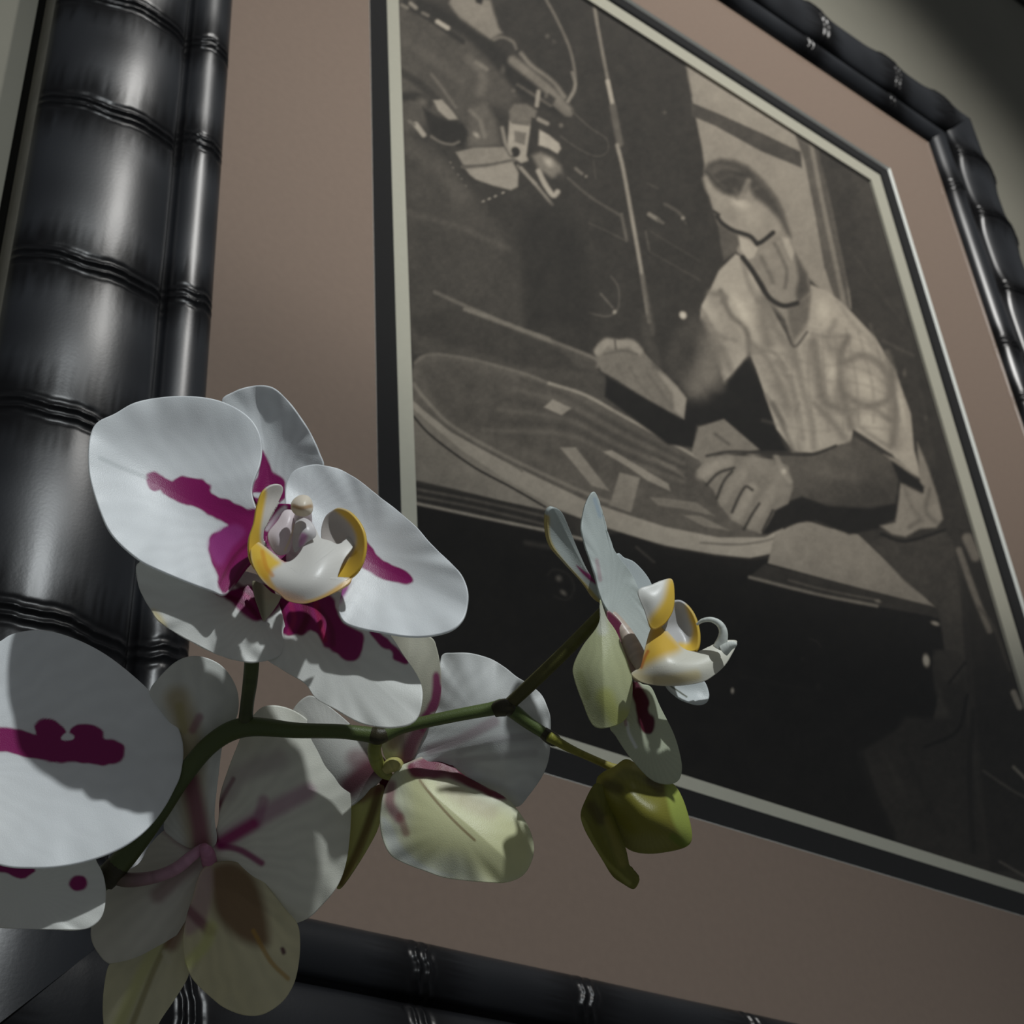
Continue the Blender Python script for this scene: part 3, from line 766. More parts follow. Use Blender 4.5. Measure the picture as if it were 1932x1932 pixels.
# fist
pf(cD((230, 590), (290, 510), (400, 490), (520, 500), (680, 520), (770, 560), (800, 680), (770, 780), (690, 820), (650, 900), (610, 960), (540, 930), (430, 870), (370, 790), (330, 700), (290, 660)), 116, 3)
for ln, w, tn in ((((260, 610), (330, 560), (420, 530)), 10, 140), (((390, 770), (440, 680), (500, 600)), 9, 130), (((470, 850), (520, 760), (560, 690)), 10, 140), (((560, 900), (620, 800), (680, 700)), 10, 134), (((560, 520), (680, 600), (740, 700)), 12, 128)):
    pl(cD(*ln), w, tn, w * .7, .85)
for ln in (((440, 830), (480, 740), (520, 680), (560, 700)), ((510, 930), (560, 840), (600, 780)), ((290, 670), (360, 600), (450, 570)), ((620, 940), (680, 820)), ((350, 750), (390, 650), (440, 590))):
    pl(cD(*ln), 2.5, 44, 2.5, .85)
pl(cD((700, 500), (740, 590), (780, 650)), 5, 138, 4, .8); pb(cD((745, 590)), 7, 7, 0, 178, .9)
pl(cD((290, 500), (420, 475), (620, 480), (780, 490), (920, 490), (1050, 440)), 2.5, 44, 2.5, .85)
# shirt tail
pf(cD((1330, 490), (1420, 520), (1540, 640), (1530, 420), (1590, 560), (1650, 740), (1680, 870), (1640, 920), (1540, 930), (1460, 975), (1380, 960), (1310, 910), (1400, 890), (1420, 760), (1430, 660), (1560, 720), (1570, 680), (1450, 590)), 130, 4)
pf(cD((1380, 530), (1540, 640), (1565, 710), (1420, 640)), 28, 4)
pl(cD((1450, 680), (1500, 800), (1560, 880)), 4, 104, 5, .6); pl(cD((1600, 700), (1580, 820), (1640, 890)), 4, 98, 5, .7); pl(cD((1480, 920), (1540, 880)), 4, 92, 4, .6)
pl(cD((1320, 960), (1460, 1000), (1690, 935)), 3, 26, 3, .9)

TONE += (vnoise(PQ, 26, 1) * 9 + vnoise(PQ, 9, 2) * 8 + vnoise(PQ, 3.2, 3) * 8) * np.clip(TONE / 70, .4, 1)
TONE = np.clip(TONE, 8, 235)
k = TONE / 255.0
rgb = np.stack([TONE * (1.085 - 0.05 * k), TONE * 0.99, TONE * (0.90 + 0.01 * k)], -1)
PRINT_GAIN = 0.86
pig = np.clip(lin(np.clip(rgb, 0, 255)) * PRINT_GAIN - 0.004, 0.0015, 0.9)
I = np.arange(NXP * NZP).reshape(NXP, NZP)
q = np.stack([I[:-1, :-1].ravel(), I[1:, :-1].ravel(), I[1:, 1:].ravel(), I[:-1, 1:].ravel()], -1)
o = obj('photographic_print', PV, q, m_print, smooth=False)
set_col(o, pig)
o['label'] = 'sepia photograph of a man in a checked shirt shaping a board'
part(o, pic)

# ------------------------------------------------------------------ orchid spray
c2, c3, c4, c5 = Crop(140, 700, .40373), Crop(0, 1150, .40472), Crop(560, 1180, .2795), Crop(980, 900, .41404)
WHITE = lin((242, 245, 246)); MAG = lin((150, 28, 105)); DMAG = lin((112, 14, 62)); YEL = lin((240, 202, 66))
GRN = lin((196, 200, 128)); OLV = lin((120, 112, 40)); STEM = lin((78, 92, 48)); STEMD = lin((58, 62, 34))
stem_base = c2w(np.array([-0.14, 0.16, 0.33]))
orchid = empty('orchid_spray', tuple(stem_base))
orchid['label'] = 'white orchid spray with magenta streaks and yellow lips in front of the picture frame'
orchid['category'] = 'orchid'
OM = Matrix.Translation(orchid.location).inverted()


def opart(o, parent=None):
    if parent is None or parent is orchid:
        o.parent = orchid; o.matrix_parent_inverse = OM
    else:
        o.parent = parent
    return o


ZO = 0.0


def unit(v): v = np.asarray(v, float); return v / np.linalg.norm(v)


def mark(P, C, poly, col, soft=2.5, op=1.0, rag=0.0, seed=1, smooth=True):
    poly = np.asarray(poly, float)
    if smooth: poly = catmull(poly, max(30, len(poly) * 6))
    Q = P
    if rag:
        Q = P + np.stack([vnoise(P, 13, seed), vnoise(P, 13, seed + 1)], -1) * rag * 1.1
    m = (sstep(sdist(Q, poly), -soft, soft) * op)[:, None]
    return C * (1 - m) + np.asarray(col) * m


def streak(P, C, line, w, col, op=1.0):
    m = ((1 - sstep(ldist(P, catmull(line, 30, closed=False)), w * .2, w)) * op)[:, None]
    return C * (1 - m) + np.asarray(col) * m


def inflate(out, Q, c, rad):
    """smooth dome over an outline: 0 at the rim, 1 in the middle, sampled at Q"""
    lo, hi = out.min(0) - 8, out.max(0) + 8
    n = 96
    st = max(hi - lo) / (n - 1)
    gx_, gy_ = np.meshgrid(lo[0] + st * np.arange(n), lo[1] + st * np.arange(n), indexing='ij')
    G = np.stack([gx_.ravel(), gy_.ravel()], -1)
    d = np.clip(sdist(G, out[::4]), 0, None).reshape(n, n)
    d = d / d.max()
    h = 1 - (1 - d) ** 2
    sg = max(1.0, 0.16 * rad / st)
    kx = np.arange(-int(3 * sg), int(3 * sg) + 1)
    kern = np.exp(-(kx / sg) ** 2 / 2); kern /= kern.sum()
    for ax_ in (0, 1):
        h = np.apply_along_axis(lambda m: np.convolve(np.pad(m, len(kx) // 2), kern, 'valid'), ax_, h)
    h /= h.max()
    u, v = np.clip((Q[:, 0] - lo[0]) / st, 0, n - 1.001), np.clip((Q[:, 1] - lo[1]) / st, 0, n - 1.001)
    i, j = u.astype(int), v.astype(int)
    fu, fv = u - i, v - j
    return (h[i, j] * (1 - fu) + h[i + 1, j] * fu) * (1 - fv) + (h[i, j + 1] * (1 - fu) + h[i + 1, j + 1] * fu) * fv


def patch(name, parent, outline, pivot, N, cup=0.0, base=None, colour=WHITE, marks=(), mat=None, thick=0.0005,
          fold=0.0, axis=None, ruffle=0.0, veins=0.03, seed=1, label=None, twist=0.0, detail=1.0, closed_back=0.0):
    """curved petal: its outline on a tilted plane (pivot pixel + depth, normal), cupped and folded about its axis"""
    out = catmull(outline, 400)
    c = out.mean(0) if base is None else np.asarray(base, float)
    rad = np.linalg.norm(out - c, axis=1).max()
    M = int(np.clip(rad * 2.2 * detail, 60, 300)); R = int(np.clip(rad / 3.2 * detail, 14, 75))
    out = catmull(outline, M)
    s = np.linspace(0, 1, R + 1)[1:]
    Q = c[None, None] + s[:, None, None] * (out - c)[None]
    Q = np.vstack([c[None], Q.reshape(-1, 2)])
    sv = np.concatenate([[0], np.repeat(s, M)])
    N = unit(N)
    pivot = (pivot[0], pivot[1], pivot[2] + ZO)
    P0 = rays(np.array(pivot[:2])) * pivot[2]
    d = rays(Q)
    dep = (N @ P0) / (d @ N)
    dep = np.clip(dep, pivot[2] - 0.035, pivot[2] + 0.035)
    dome = inflate(catmull(outline, 400), Q, c, rad)
    h = cup * dome
    if axis is not None:
        a0, a1 = np.asarray(axis[0], float), np.asarray(axis[1], float)
        e = (a1 - a0) / np.linalg.norm(a1 - a0); nr = np.array([-e[1], e[0]])
        L_ = np.linalg.norm(a1 - a0)
        al = (Q - a0) @ e / L_; ac = (Q - a0) @ nr
        h = h + fold * np.abs(ac) / rad + twist * ac / rad * al
        ang = np.arctan2(ac, np.abs((Q - a0) @ e) + 25)
    else:
        ang = np.arctan2(Q[:, 1] - c[1], Q[:, 0] - c[0])
    if ruffle:
        th = np.concatenate([[0], np.tile(np.arange(M) / M * 2 * np.pi, R)])
        h = h + ruffle * sv ** 4 * (np.sin(th * 9 + seed) + 0.6 * np.sin(th * 17 + seed * 2))
    dep = dep + h
    V = d * dep[:, None]
    C = np.repeat(np.asarray(colour, float)[None], len(Q), 0)
    if veins:
        C = C * (1 - veins * (0.5 + 0.5 * np.sin(ang * 46 + vnoise(Q, 30, seed) * 4)) - veins * 0.9 * (0.5 + vnoise(Q, 22, seed + 5)))[:, None]
    for mk in marks:
        C = mk(Q, C)
    F_ = []
    I0 = 1 + np.arange(M)
    tri = np.stack([np.zeros(M, int), I0, np.roll(I0, -1), np.roll(I0, -1)], -1)
    G = 1 + np.arange(R * M).reshape(R, M); Gn = np.roll(G, -1, 1)
    quads = np.stack([G[:-1].ravel(), G[1:].ravel(), Gn[1:].ravel(), Gn[:-1].ravel()], -1)
    faces = [tuple(t[:3]) for t in tri] + [tuple(t) for t in quads]
    V = c2w(V)
    if closed_back:                                   # inflated solid: a second shell behind
        # z-depth offset falls to zero on the rim
        bk = d * (dep + closed_back * 2 * dome)[:, None]
        n0 = len(V)
        rim = set((1 + (R - 1) * M + np.arange(M)).tolist())
        mp = {i: (i if i in rim else i + n0) for i in range(n0)}
        V = np.vstack([V, c2w(bk)])
        faces += [tuple(mp[i] for i in reversed(f_)) for f_ in faces]
        C = np.vstack([C, C])
    o = obj(name, V, faces, mat or m_petal)
    set_col(o, C)
    if thick and not closed_back:
        md = o.modifiers.new('thickness', 'SOLIDIFY'); md.thickness = thick; md.offset = 0
    if label: o['label'] = label
    return opart(o, parent)


def tube(name, parent, pts, colour, mat=None, nr=14, label=None, grad=None, seed=1):
    """pts: (px, py, depth, radius in px)"""
    C = catmull(np.asarray(pts, float), len(pts) * 9, closed=False)
    C[:, 2] += ZO
    P = c2w(rays(C[:, :2]) * C[:, 2:3])
    rad = C[:, 3] * C[:, 2] / F
    T = np.gradient(P, axis=0); T /= np.linalg.norm(T, axis=1)[:, None]
    up = np.array([0.2, 0.9, 0.3])
    V = []
    a0 = np.linspace(0, 2 * np.pi, nr, endpoint=False)
    for p, t, rr_ in zip(P, T, rad):
        x = np.cross(t, up); x /= np.linalg.norm(x); y = np.cross(t, x)
        V.append(p + rr_ * (np.cos(a0)[:, None] * x + np.sin(a0)[:, None] * y))
    V = np.concatenate(V)
    n = len(P)
    I = np.arange(n * nr).reshape(n, nr); J = np.roll(I, -1, 1)
    f = [tuple(t) for t in np.stack([I[:-1].ravel(), J[:-1].ravel(), J[1:].ravel(), I[1:].ravel()], -1)]
    f += [tuple(range(nr))[::-1], tuple(range((n - 1) * nr, n * nr))]
    o = obj(name, V, f, mat or m_stem)
    col = np.repeat(np.asarray(colour, float)[None], len(V), 0)
    tt = np.repeat(np.linspace(0, 1, n), nr)
    if grad is not None:
        col = col * (1 - tt[:, None]) + np.asarray(grad)[None] * tt[:, None]
    col = col * (1 + 0.25 * vnoise(np.stack([tt * 300, np.tile(a0, n) * 8], -1), 12, seed))[:, None]
    set_col(o, np.clip(col, 0, 1))
    if label: o['label'] = label
    return opart(o, parent)


def mk(poly, col, soft=2.5, op=1.0, rag=0.0, seed=1, smooth=True):
    return lambda P, C: mark(P, C, poly, col, soft, op, rag, seed, smooth)


def sk(line, w, col, op=1.0):
    return lambda P, C: streak(P, C, line, w, col, op)


# ---- stem: one green spike that zigzags between the flowers
stem = tube('flower_spike', None, [(-420, 2350, 0.3435, 24), (-360, 2000, 0.3435, 23), (-240, 1790, 0.3435, 22), (-90, 1712, 0.3435, 22), (60, 1696, 0.3433, 21), (150, 1682, 0.3430, 21), (215, 1640, 0.3430, 22), (290, 1545, 0.3430, 20),
                                   (345, 1465, 0.3430, 18), (400, 1402, 0.3430, 18), (462, 1372, 0.3430, 19), (560, 1378, 0.3438, 15), (640, 1380, 0.3445, 14), (690, 1385, 0.3450, 15), (716, 1388, 0.3450, 16),
                                   (760, 1372, 0.3455, 12), (850, 1352, 0.3460, 12), (925, 1338, 0.3465, 13), (955, 1334, 0.3465, 15), (1000, 1366, 0.3470, 12), (1046, 1396, 0.3475, 10)], STEMD, grad=STEM, seed=3)
tube('pedicel', None, [(462, 1378, .343, 15), (466, 1330, .342, 13), (472, 1285, .341, 14), (476, 1235, .340, 14), (480, 1160, .340, 12)], STEMD, grad=STEM, label='short green flower stalk below the largest flower')
tube('pedicel', None, [(950, 1338, .3465, 12), (990, 1302, .3455, 13), (1050, 1245, .344, 13), (1105, 1190, .343, 13), (1140, 1152, .342, 11)], lin((70, 66, 34)), grad=lin((96, 96, 44)))
tube('pedicel', None, [(712, 1388, .345, 13), (706, 1415, .347, 13), (712, 1440, .350, 13), (722, 1458, .353, 10), (735, 1465, .355, 8)], lin((110, 115, 50)), grad=lin((160, 165, 85)), label='short pale green flower stalk in the shade')
tube('pedicel', None, [(205, 1650, .343, 14), (240, 1660, .3435, 14), (290, 1655, .344, 12), (330, 1640, .345, 12), (362, 1615, .346, 11), (384, 1598, .348, 9)], lin((70, 70, 36)), grad=lin((200, 150, 175)), label='flower stalk turning from green to pink')

for q in ([(932, 1340, .3462, 14), (944, 1336, .346, 16.5), (957, 1335, .346, 17), (966, 1341, .3463, 13)], [(1024, 1381, .3472, 11), (1036, 1390, .3472, 13), (1047, 1397, .3474, 12.5), (1055, 1402, .3476, 8)], [(700, 1386, .3448, 15), (711, 1388, .3448, 17.5), (722, 1386, .3449, 16), (730, 1382, .345, 13)], [(196, 1664, .3430, 21), (212, 1645, .3430, 24), (228, 1626, .3430, 21)]):
    tube('bract', None, q, lin((48, 44, 26)), label='dark dry bract at a joint of the stem')

# ---- flower 1: the largest, facing the viewer
fl = tube('flower', None, [(540, 1100, .338, 16), (556, 1060, .333, 18), (566, 1010, .329, 21), (572, 975, .326, 17), (574, 952, .324, 9)], lin((226, 214, 218)), mat=m_lip, label='large white orchid flower facing the viewer with yellow lip')
f1 = fl
patch('sepal', f1, c2((690, 140), (750, 95), (820, 72), (890, 68), (940, 85), (1000, 140), (1060, 220), (1110, 300), (1145, 380), (1165, 450), (1110, 540), (1020, 620), (950, 680), (880, 660), (830, 570), (800, 400), (740, 250)),
      (510, 960, .3485), (0.05, -0.10, -1), 0.003, c2((930, 350))[0], marks=[
          mk(c2((875, 370), (905, 420), (925, 470), (975, 500), (990, 560), (1000, 640), (940, 700), (860, 680), (830, 600), (835, 540), (860, 470)), MAG, 3, 1, 4),
          mk(c2((840, 570), (900, 575), (940, 590), (900, 600), (840, 590)), WHITE, 2), mk(c2((930, 650), (985, 600), (990, 620), (950, 670)), WHITE, 2)],
      axis=(c2((930, 660))[0], c2((850, 70))[0]), fold=-0.002, ruffle=.0002, veins=.06, seed=2)
patch('sepal', f1, c2((300, 900), (292, 960), (315, 1040), (355, 1110), (390, 1165), (470, 1222), (560, 1272), (660, 1322), (760, 1352), (850, 1362), (960, 1330), (990, 1240), (960, 1100), (900, 980), (760, 930), (560, 900), (400, 870)),
      (520, 1060, .3382), (0.14, -0.50, -0.85), -0.0015, c2((620, 1120))[0], colour=lin((240, 241, 236)), marks=[
          mk(c2((660, 1040), (740, 1020), (860, 1000), (960, 1000), (960, 1100), (880, 1165), (800, 1150), (755, 1100), (700, 1060)), MAG, 4, 1, 5, 4),
          sk(c2((720, 1060), (800, 1090), (860, 1150)), 9, DMAG, .8), sk(c2((790, 1040), (850, 1090), (880, 1150)), 7, lin((190, 60, 120)), .6), sk(c2((760, 1000), (840, 1060), (890, 1160)), 8, DMAG, .7),  # dark and bright streaks paint the shading of folds at the sepal base
          mk(c2((365, 1120), (390, 1165), (430, 1195), (400, 1140)), lin((220, 200, 120)), 8, .8)],
      axis=(c2((880, 1060))[0], c2((300, 1060))[0]), fold=.001, ruffle=.0003, veins=.03, seed=3)
patch('sepal', f1, c2((960, 1060), (890, 1180), (870, 1310), (900, 1350), (1000, 1412), (1080, 1462), (1130, 1530), (1220, 1582), (1330, 1642), (1420, 1664), (1500, 1667), (1570, 1652), (1610, 1612), (1628, 1530), (1622, 1470), (1600, 1420), (1540, 1330), (1480, 1240), (1400, 1140), (1250, 1040), (1080, 1010)),
      (540, 1060, .3400), (-0.05, -0.54, -0.84), -0.001, c2((1200, 1330))[0], colour=lin((240, 241, 236)), marks=[
          mk(c2((900, 1150), (960, 1060), (1100, 1050), (1210, 1060), (1240, 1160), (1345, 1225), (1352, 1290), (1330, 1350), (1280, 1362), (1215, 1320), (1165, 1280), (1120, 1215), (1060, 1235), (960, 1235), (910, 1200)), MAG, 3, 1, 5, 7),
          mk(c2((1380, 1215), (1440, 1235), (1520, 1310), (1562, 1362), (1540, 1372), (1490, 1350), (1480, 1310), (1430, 1290)), MAG, 2.5, 1, 3, 9),
          sk(c2((960, 1100), (980, 1160), (965, 1230)), 9, DMAG, .9), sk(c2((1010, 1090), (1030, 1160), (1005, 1225)), 8, lin((186, 50, 110)), .7), sk(c2((1130, 1090), (1150, 1170), (1170, 1260)), 9, lin((176, 30, 80)), .7), sk(c2((1080, 1090), (1090, 1150), (1060, 1220)), 12, DMAG, .9), sk(c2((1150, 1120), (1200, 1200), (1210, 1280)), 9, DMAG, .6)],  # streaks: light and shade of the ruffles under the lip, put into the colour
      axis=(c2((1000, 1080))[0], c2((1560, 1600))[0]), fold=.0015, ruffle=.0002, veins=.03, seed=4)
patch('petal', f1, c2((66, 400), (76, 300), (110, 240), (190, 200), (280, 150), (400, 125), (520, 118), (640, 130), (740, 165), (820, 220), (865, 290), (878, 370), (868, 440), (845, 500), (830, 560), (850, 640), (890, 720), (900, 800), (860, 860), (800, 930), (750, 1000), (700, 1048), (640, 1028), (540, 992), (420, 942), (300, 882), (180, 772), (120, 652), (76, 510)),
      (500, 1000, .3335), (0.14, -0.48, -0.85), 0.0075, c2((480, 560))[0], marks=[
          mk(c2((335, 490), (365, 470), (400, 478), (430, 510), (480, 505), (510, 490), (560, 505), (610, 510), (640, 540), (645, 575), (720, 600), (790, 635), (860, 650), (910, 690), (910, 900), (760, 1000), (700, 1050), (670, 1000), (665, 940), (640, 880), (628, 810), (650, 765), (720, 720), (650, 690), (580, 650), (500, 620), (430, 590), (400, 560), (370, 562), (340, 530)), MAG, 2.5, 1, 5, 11),
          mk(c2((628, 800), (690, 740), (760, 720), (800, 760), (740, 830), (690, 910), (650, 890)), lin((172, 70, 150)), 7, .75),
          sk(c2((860, 780), (770, 850), (700, 960)), 7, DMAG, .55), sk(c2((860, 850), (800, 900), (740, 1000)), 7, DMAG, .6), sk(c2((820, 800), (740, 880), (680, 1000)), 3, DMAG, .5),
          sk(c2((120, 410), (220, 455), (335, 500)), 7, lin((200, 206, 206)), .5)],
      axis=(c2((880, 760))[0], c2((90, 400))[0]), fold=-0.001, ruffle=.00025, veins=.035, seed=5, detail=1.15)
patch('petal', f1, c2((985, 580), (1000, 505), (1040, 460), (1120, 438), (1180, 445), (1250, 465), (1330, 510), (1430, 590), (1520, 660), (1600, 730), (1660, 800), (1730, 870), (1800, 940), (1835, 1010), (1840, 1080), (1820, 1160), (1760, 1215), (1660, 1240), (1560, 1242), (1430, 1222), (1330, 1202), (1260, 1172), (1235, 1110), (1250, 1040), (1250, 960), (1180, 880), (1080, 820), (1000, 700)),
      (560, 1000, .3335), (-0.04, -0.52, -0.85), 0.0045, c2((1420, 860))[0], marks=[
          mk(c2((1150, 880), (1250, 850), (1350, 800), (1380, 815), (1430, 880), (1500, 910), (1560, 945), (1582, 980), (1560, 1000), (1480, 985), (1400, 955), (1340, 920), (1300, 940), (1285, 1000), (1240, 1070), (1200, 1000)), MAG, 2.5, 1, 4, 13),
          mk(c2((1240, 1090), (1250, 1030), (1290, 975), (1270, 1040)), lin((190, 120, 190)), 6, .7)],
      axis=(c2((1020, 740))[0], c2((1820, 1090))[0]), fold=-0.001, ruffle=.0003, veins=.035, seed=6, detail=1.1)
# throat behind the lip
patch('throat', f1, c2((880, 640), (960, 620), (1060, 640), (1120, 740), (1100, 840), (1040, 920), (940, 920), (870, 840), (860, 740)), (560, 1010, .3325), (0, -.3, -1), 0.002, colour=MAG, marks=[
      sk(c2((900, 740), (960, 660), (985, 640)), 7, WHITE, .7), mk(c2((930, 700), (1000, 680), (1010, 760), (940, 800)), lin((200, 150, 180)), 8, .8)], mat=m_lip, veins=.1, seed=7)
patch('lip_lobe', f1, c2((960, 530), (975, 558), (952, 615), (915, 665), (892, 705), (884, 790), (905, 850), (940, 905), (900, 960), (850, 930), (818, 870), (816, 790), (838, 715), (852, 640), (876, 570), (915, 535)), (480, 1040, .322), (0.55, -.1, -.85), 0.0015, c2((870, 770))[0],
      colour=lin((226, 222, 214)), mat=m_lip, thick=.0006, marks=[mk(c2((800, 960), (800, 700), (840, 620), (870, 560), (895, 560), (880, 660), (868, 760), (880, 840), (920, 900)), YEL, 5, .95)], veins=.02, seed=8, label='yellow edged side lobe of the lip')
patch('lip_lobe', f1, c2((1160, 805), (1155, 740), (1175, 680), (1210, 650), (1240, 640), (1290, 660), (1335, 710), (1360, 770), (1362, 840), (1345, 905), (1310, 955), (1250, 985), (1210, 940), (1190, 870)), (640, 1060, .3225), (-0.45, -.2, -.87), 0.003, c2((1255, 810))[0],
      colour=lin((205, 198, 192)), mat=m_lip, thick=.0006, marks=[mk(c2((1215, 640), (1290, 655), (1345, 710), (1372, 790), (1365, 880), (1320, 970), (1220, 1000), (1240, 930), (1300, 860), (1325, 790), (1300, 720), (1250, 670)), YEL, 5, .95)], veins=.02, seed=9, label='yellow edged side lobe of the lip')
patch('lip', f1, c2((830, 790), (862, 810), (910, 855), (960, 892), (1010, 896), (1055, 858), (1085, 800), (1105, 745), (1130, 745), (1150, 785), (1195, 800), (1230, 815), (1262, 800), (1302, 768), (1314, 785), (1300, 830), (1262, 880), (1238, 930), (1228, 975), (1265, 985), (1296, 972), (1280, 1000), (1200, 1045), (1120, 1078), (1065, 1088), (1000, 1075), (960, 1042), (900, 1000), (858, 950), (828, 880)),
      (560, 1090, .319), (0.02, -.62, -.78), -0.0045, c2((1060, 960))[0], colour=lin((232, 230, 224)), mat=m_lip, thick=.0008, marks=[
          mk(c2((815, 780), (870, 815), (940, 880), (965, 905), (930, 935), (905, 985), (850, 950), (825, 880)), YEL, 7, .95),
          sk(c2((870, 900), (920, 1000), (980, 1060), (1065, 1085), (1160, 1062), (1290, 985)), 10, lin((236, 186, 70)), .8), sk(c2((960, 1040), (1060, 1075)), 16, lin((240, 200, 170)), .7),
          sk(c2((880, 850), (900, 920), (930, 960)), 6, lin((225, 150, 50)), .6), mk(c2((960, 880), (985, 865), (1000, 885), (985, 900)), lin((200, 60, 20)), 4, .9)], veins=.015, seed=10, label='white saddle shaped lip with yellow rim')
patch('anther_cap', f1, c2((1012, 640), (1020, 605), (1055, 580), (1095, 585), (1115, 620), (1112, 660), (1080, 680), (1035, 672)), (574, 956, .3215), (0, -.3, -1), -0.002, colour=lin((240, 230, 212)), mat=m_lip, closed_back=.0015, marks=[sk(c2((1025, 630), (1060, 640), (1105, 632)), 6, lin((188, 150, 105)), .8)], veins=.02, seed=11, label='beige anther cap on top of the column')
patch('column_wing', f1, c2((905, 760), (950, 700), (985, 650), (1035, 660), (1050, 720), (1020, 800), (1000, 850), (950, 860), (915, 815)), (540, 1005, .3255), (0.3, -.3, -.9), -0.002, colour=lin((236, 224, 226)), mat=m_lip, closed_back=.0015, marks=[sk(c2((1035, 700), (1010, 780), (985, 840)), 3, lin((236, 226, 190)), .8)], veins=.04, seed=12)
patch('column_wing', f1, c2((1040, 690), (1085, 690), (1120, 720), (1130, 770), (1090, 800), (1055, 830), (1030, 850), (1020, 790)), (575, 1000, .3235), (-.2, -.3, -.9), -0.002, colour=lin((226, 222, 222)), mat=m_lip, closed_back=.0015, marks=[mk(c2((1060, 760), (1090, 770), (1075, 810), (1050, 820)), lin((190, 90, 170)), 4, .7)], veins=.03, seed=13)
patch('lip_spur', f1, c2((835, 985), (880, 1000), (925, 1040), (965, 1055), (935, 1110), (900, 1155), (885, 1165), (865, 1110), (845, 1050)), (500, 1130, .329), (-.2, -.2, -.95), -0.002, colour=lin((200, 196, 170)), mat=m_lip, marks=[mk(c2((835, 985), (880, 1000), (890, 1160), (860, 1100)), lin((120, 112, 90)), 5, .8)], veins=.03, seed=14)

ZO = 0.0045
# ---- flower 3: cut by the left edge
f3 = tube('flower', None, [(-40, 1560, .335, 12), (-70, 1500, .332, 16), (-90, 1440, .326, 18), (-95, 1400, .322, 14)], lin((226, 214, 218)), mat=m_lip, label='orchid flower at the left edge with a magenta stripe across its petal')
patch('petal', f3, [(0, 1211), (24, 1197), (61, 1190), (105, 1194), (154, 1211), (202, 1237), (251, 1275), (291, 1312), (324, 1348), (342, 1389), (346, 1425), (340, 1462), (330, 1486), (308, 1526), (275, 1567), (231, 1599), (178, 1621), (121, 1634), (61, 1638), (0, 1632), (-70, 1600), (-110, 1540), (-130, 1460), (-120, 1370), (-80, 1280), (-40, 1235)],
      (60, 1430, .3345), (0.10, -0.52, -0.85), 0.003, (120, 1420), marks=[
          mk(c3((-280, 560), (0, 550), (100, 565), (165, 580), (158, 540), (190, 515), (240, 512), (290, 548), (318, 580), (332, 555), (370, 535), (430, 538), (478, 565), (484, 606), (540, 610), (582, 640), (578, 690), (540, 722), (460, 727), (350, 712), (260, 716), (190, 702), (120, 692), (0, 662), (-280, 680)), MAG, 2.5, 1, 3, 15),
          mk(c3((285, 600), (312, 575), (345, 590), (340, 608), (300, 612)), WHITE, 2)],
      axis=((-110, 1430), (345, 1420)), fold=-0.001, ruffle=.0002, veins=.03, seed=16, detail=1.1)
patch('sepal', f3, [(-110, 1590), (0, 1600), (100, 1600), (168, 1612), (186, 1632), (196, 1655), (200, 1688), (194, 1725), (178, 1745), (154, 1754), (101, 1754), (40, 1752), (-30, 1748), (-100, 1735), (-140, 1690), (-140, 1630)],
      (-40, 1600, .3348), (0.05, -0.50, -0.86), -0.001, (40, 1680), colour=lin((240, 241, 236)), marks=[
          mk(c3((-200, 1170), (0, 1180), (165, 1205), (140, 1240), (95, 1258), (0, 1225), (-200, 1230)), MAG, 2.5, 1, 2), mk(c3((325, 1270), (345, 1248), (390, 1245), (408, 1275), (395, 1305), (350, 1312), (328, 1295)), MAG, 2.5, 1, 2)], veins=.02, seed=17, ruffle=.0002)
patch('sepal', f3, [(-140, 1470), (-120, 1380), (-110, 1260), (-90, 1180), (-110, 1120), (-170, 1100), (-220, 1160), (-230, 1280), (-200, 1400)], (-110, 1440, .338), (0.1, 0.0, -1), 0.002, marks=[mk([(-150, 1470), (-110, 1400), (-110, 1340), (-190, 1350)], MAG, 4, 1, 4)], seed=18)
patch('petal', f3, [(-130, 1460), (-180, 1380), (-260, 1330), (-350, 1340), (-410, 1420), (-400, 1520), (-320, 1600), (-220, 1590), (-150, 1530)], (-120, 1460, .3345), (0.0, -.35, -.93), 0.003, marks=[mk([(-130, 1470), (-200, 1430), (-280, 1440), (-270, 1480), (-180, 1500)], MAG, 4, 1, 4)], seed=19)
patch('lip', f3, [(-150, 1440), (-100, 1420), (-60, 1450), (-50, 1520), (-90, 1570), (-150, 1550), (-170, 1490)], (-100, 1480, .322), (0, -.6, -.8), -.004, colour=lin((232, 226, 200)), mat=m_lip, thick=.0008, marks=[mk([(-170, 1500), (-60, 1500), (-60, 1570), (-160, 1560)], YEL, 8, .8)], seed=20)

ZO = -0.0195
# ---- flower 5: turned away, lower middle
BK = lin((238, 238, 226))
f5 = tube('flower', None, [(384, 1598, .364, 9), (392, 1612, .366, 14), (396, 1640, .370, 14), (392, 1670, .374, 11)], lin((200, 140, 170)), mat=m_lip, label='orchid flower seen from behind, left of the middle')
patch('sepal', f5, c3((700, 385), (750, 310), (820, 245), (890, 218), (960, 225), (1030, 260), (1080, 320), (1108, 390), (1110, 470), (1085, 540), (1040, 620), (1020, 760), (1000, 950), (1010, 1080), (960, 1120), (880, 1110), (800, 1060), (765, 1010), (800, 900), (850, 740), (855, 650), (820, 560), (750, 470)),
      (385, 1590, .368), (0, 0.05, -1), -0.003, c3((920, 620))[0], colour=lin((232, 234, 228)), marks=[
          sk(c3((830, 420), (880, 600), (900, 900), (930, 1080)), 40, lin((176, 160, 112)), .7), sk(c3((840, 450), (860, 560)), 14, lin((176, 166, 112)), .6), sk(c3((900, 560), (930, 500)), 12, lin((150, 84, 110)), .6), sk(c3((890, 800), (930, 1000), (940, 1090)), 26, lin((140, 56, 96)), .75)],
      axis=(c3((940, 1090))[0], c3((890, 220))[0]), fold=.002, veins=.07, seed=21)
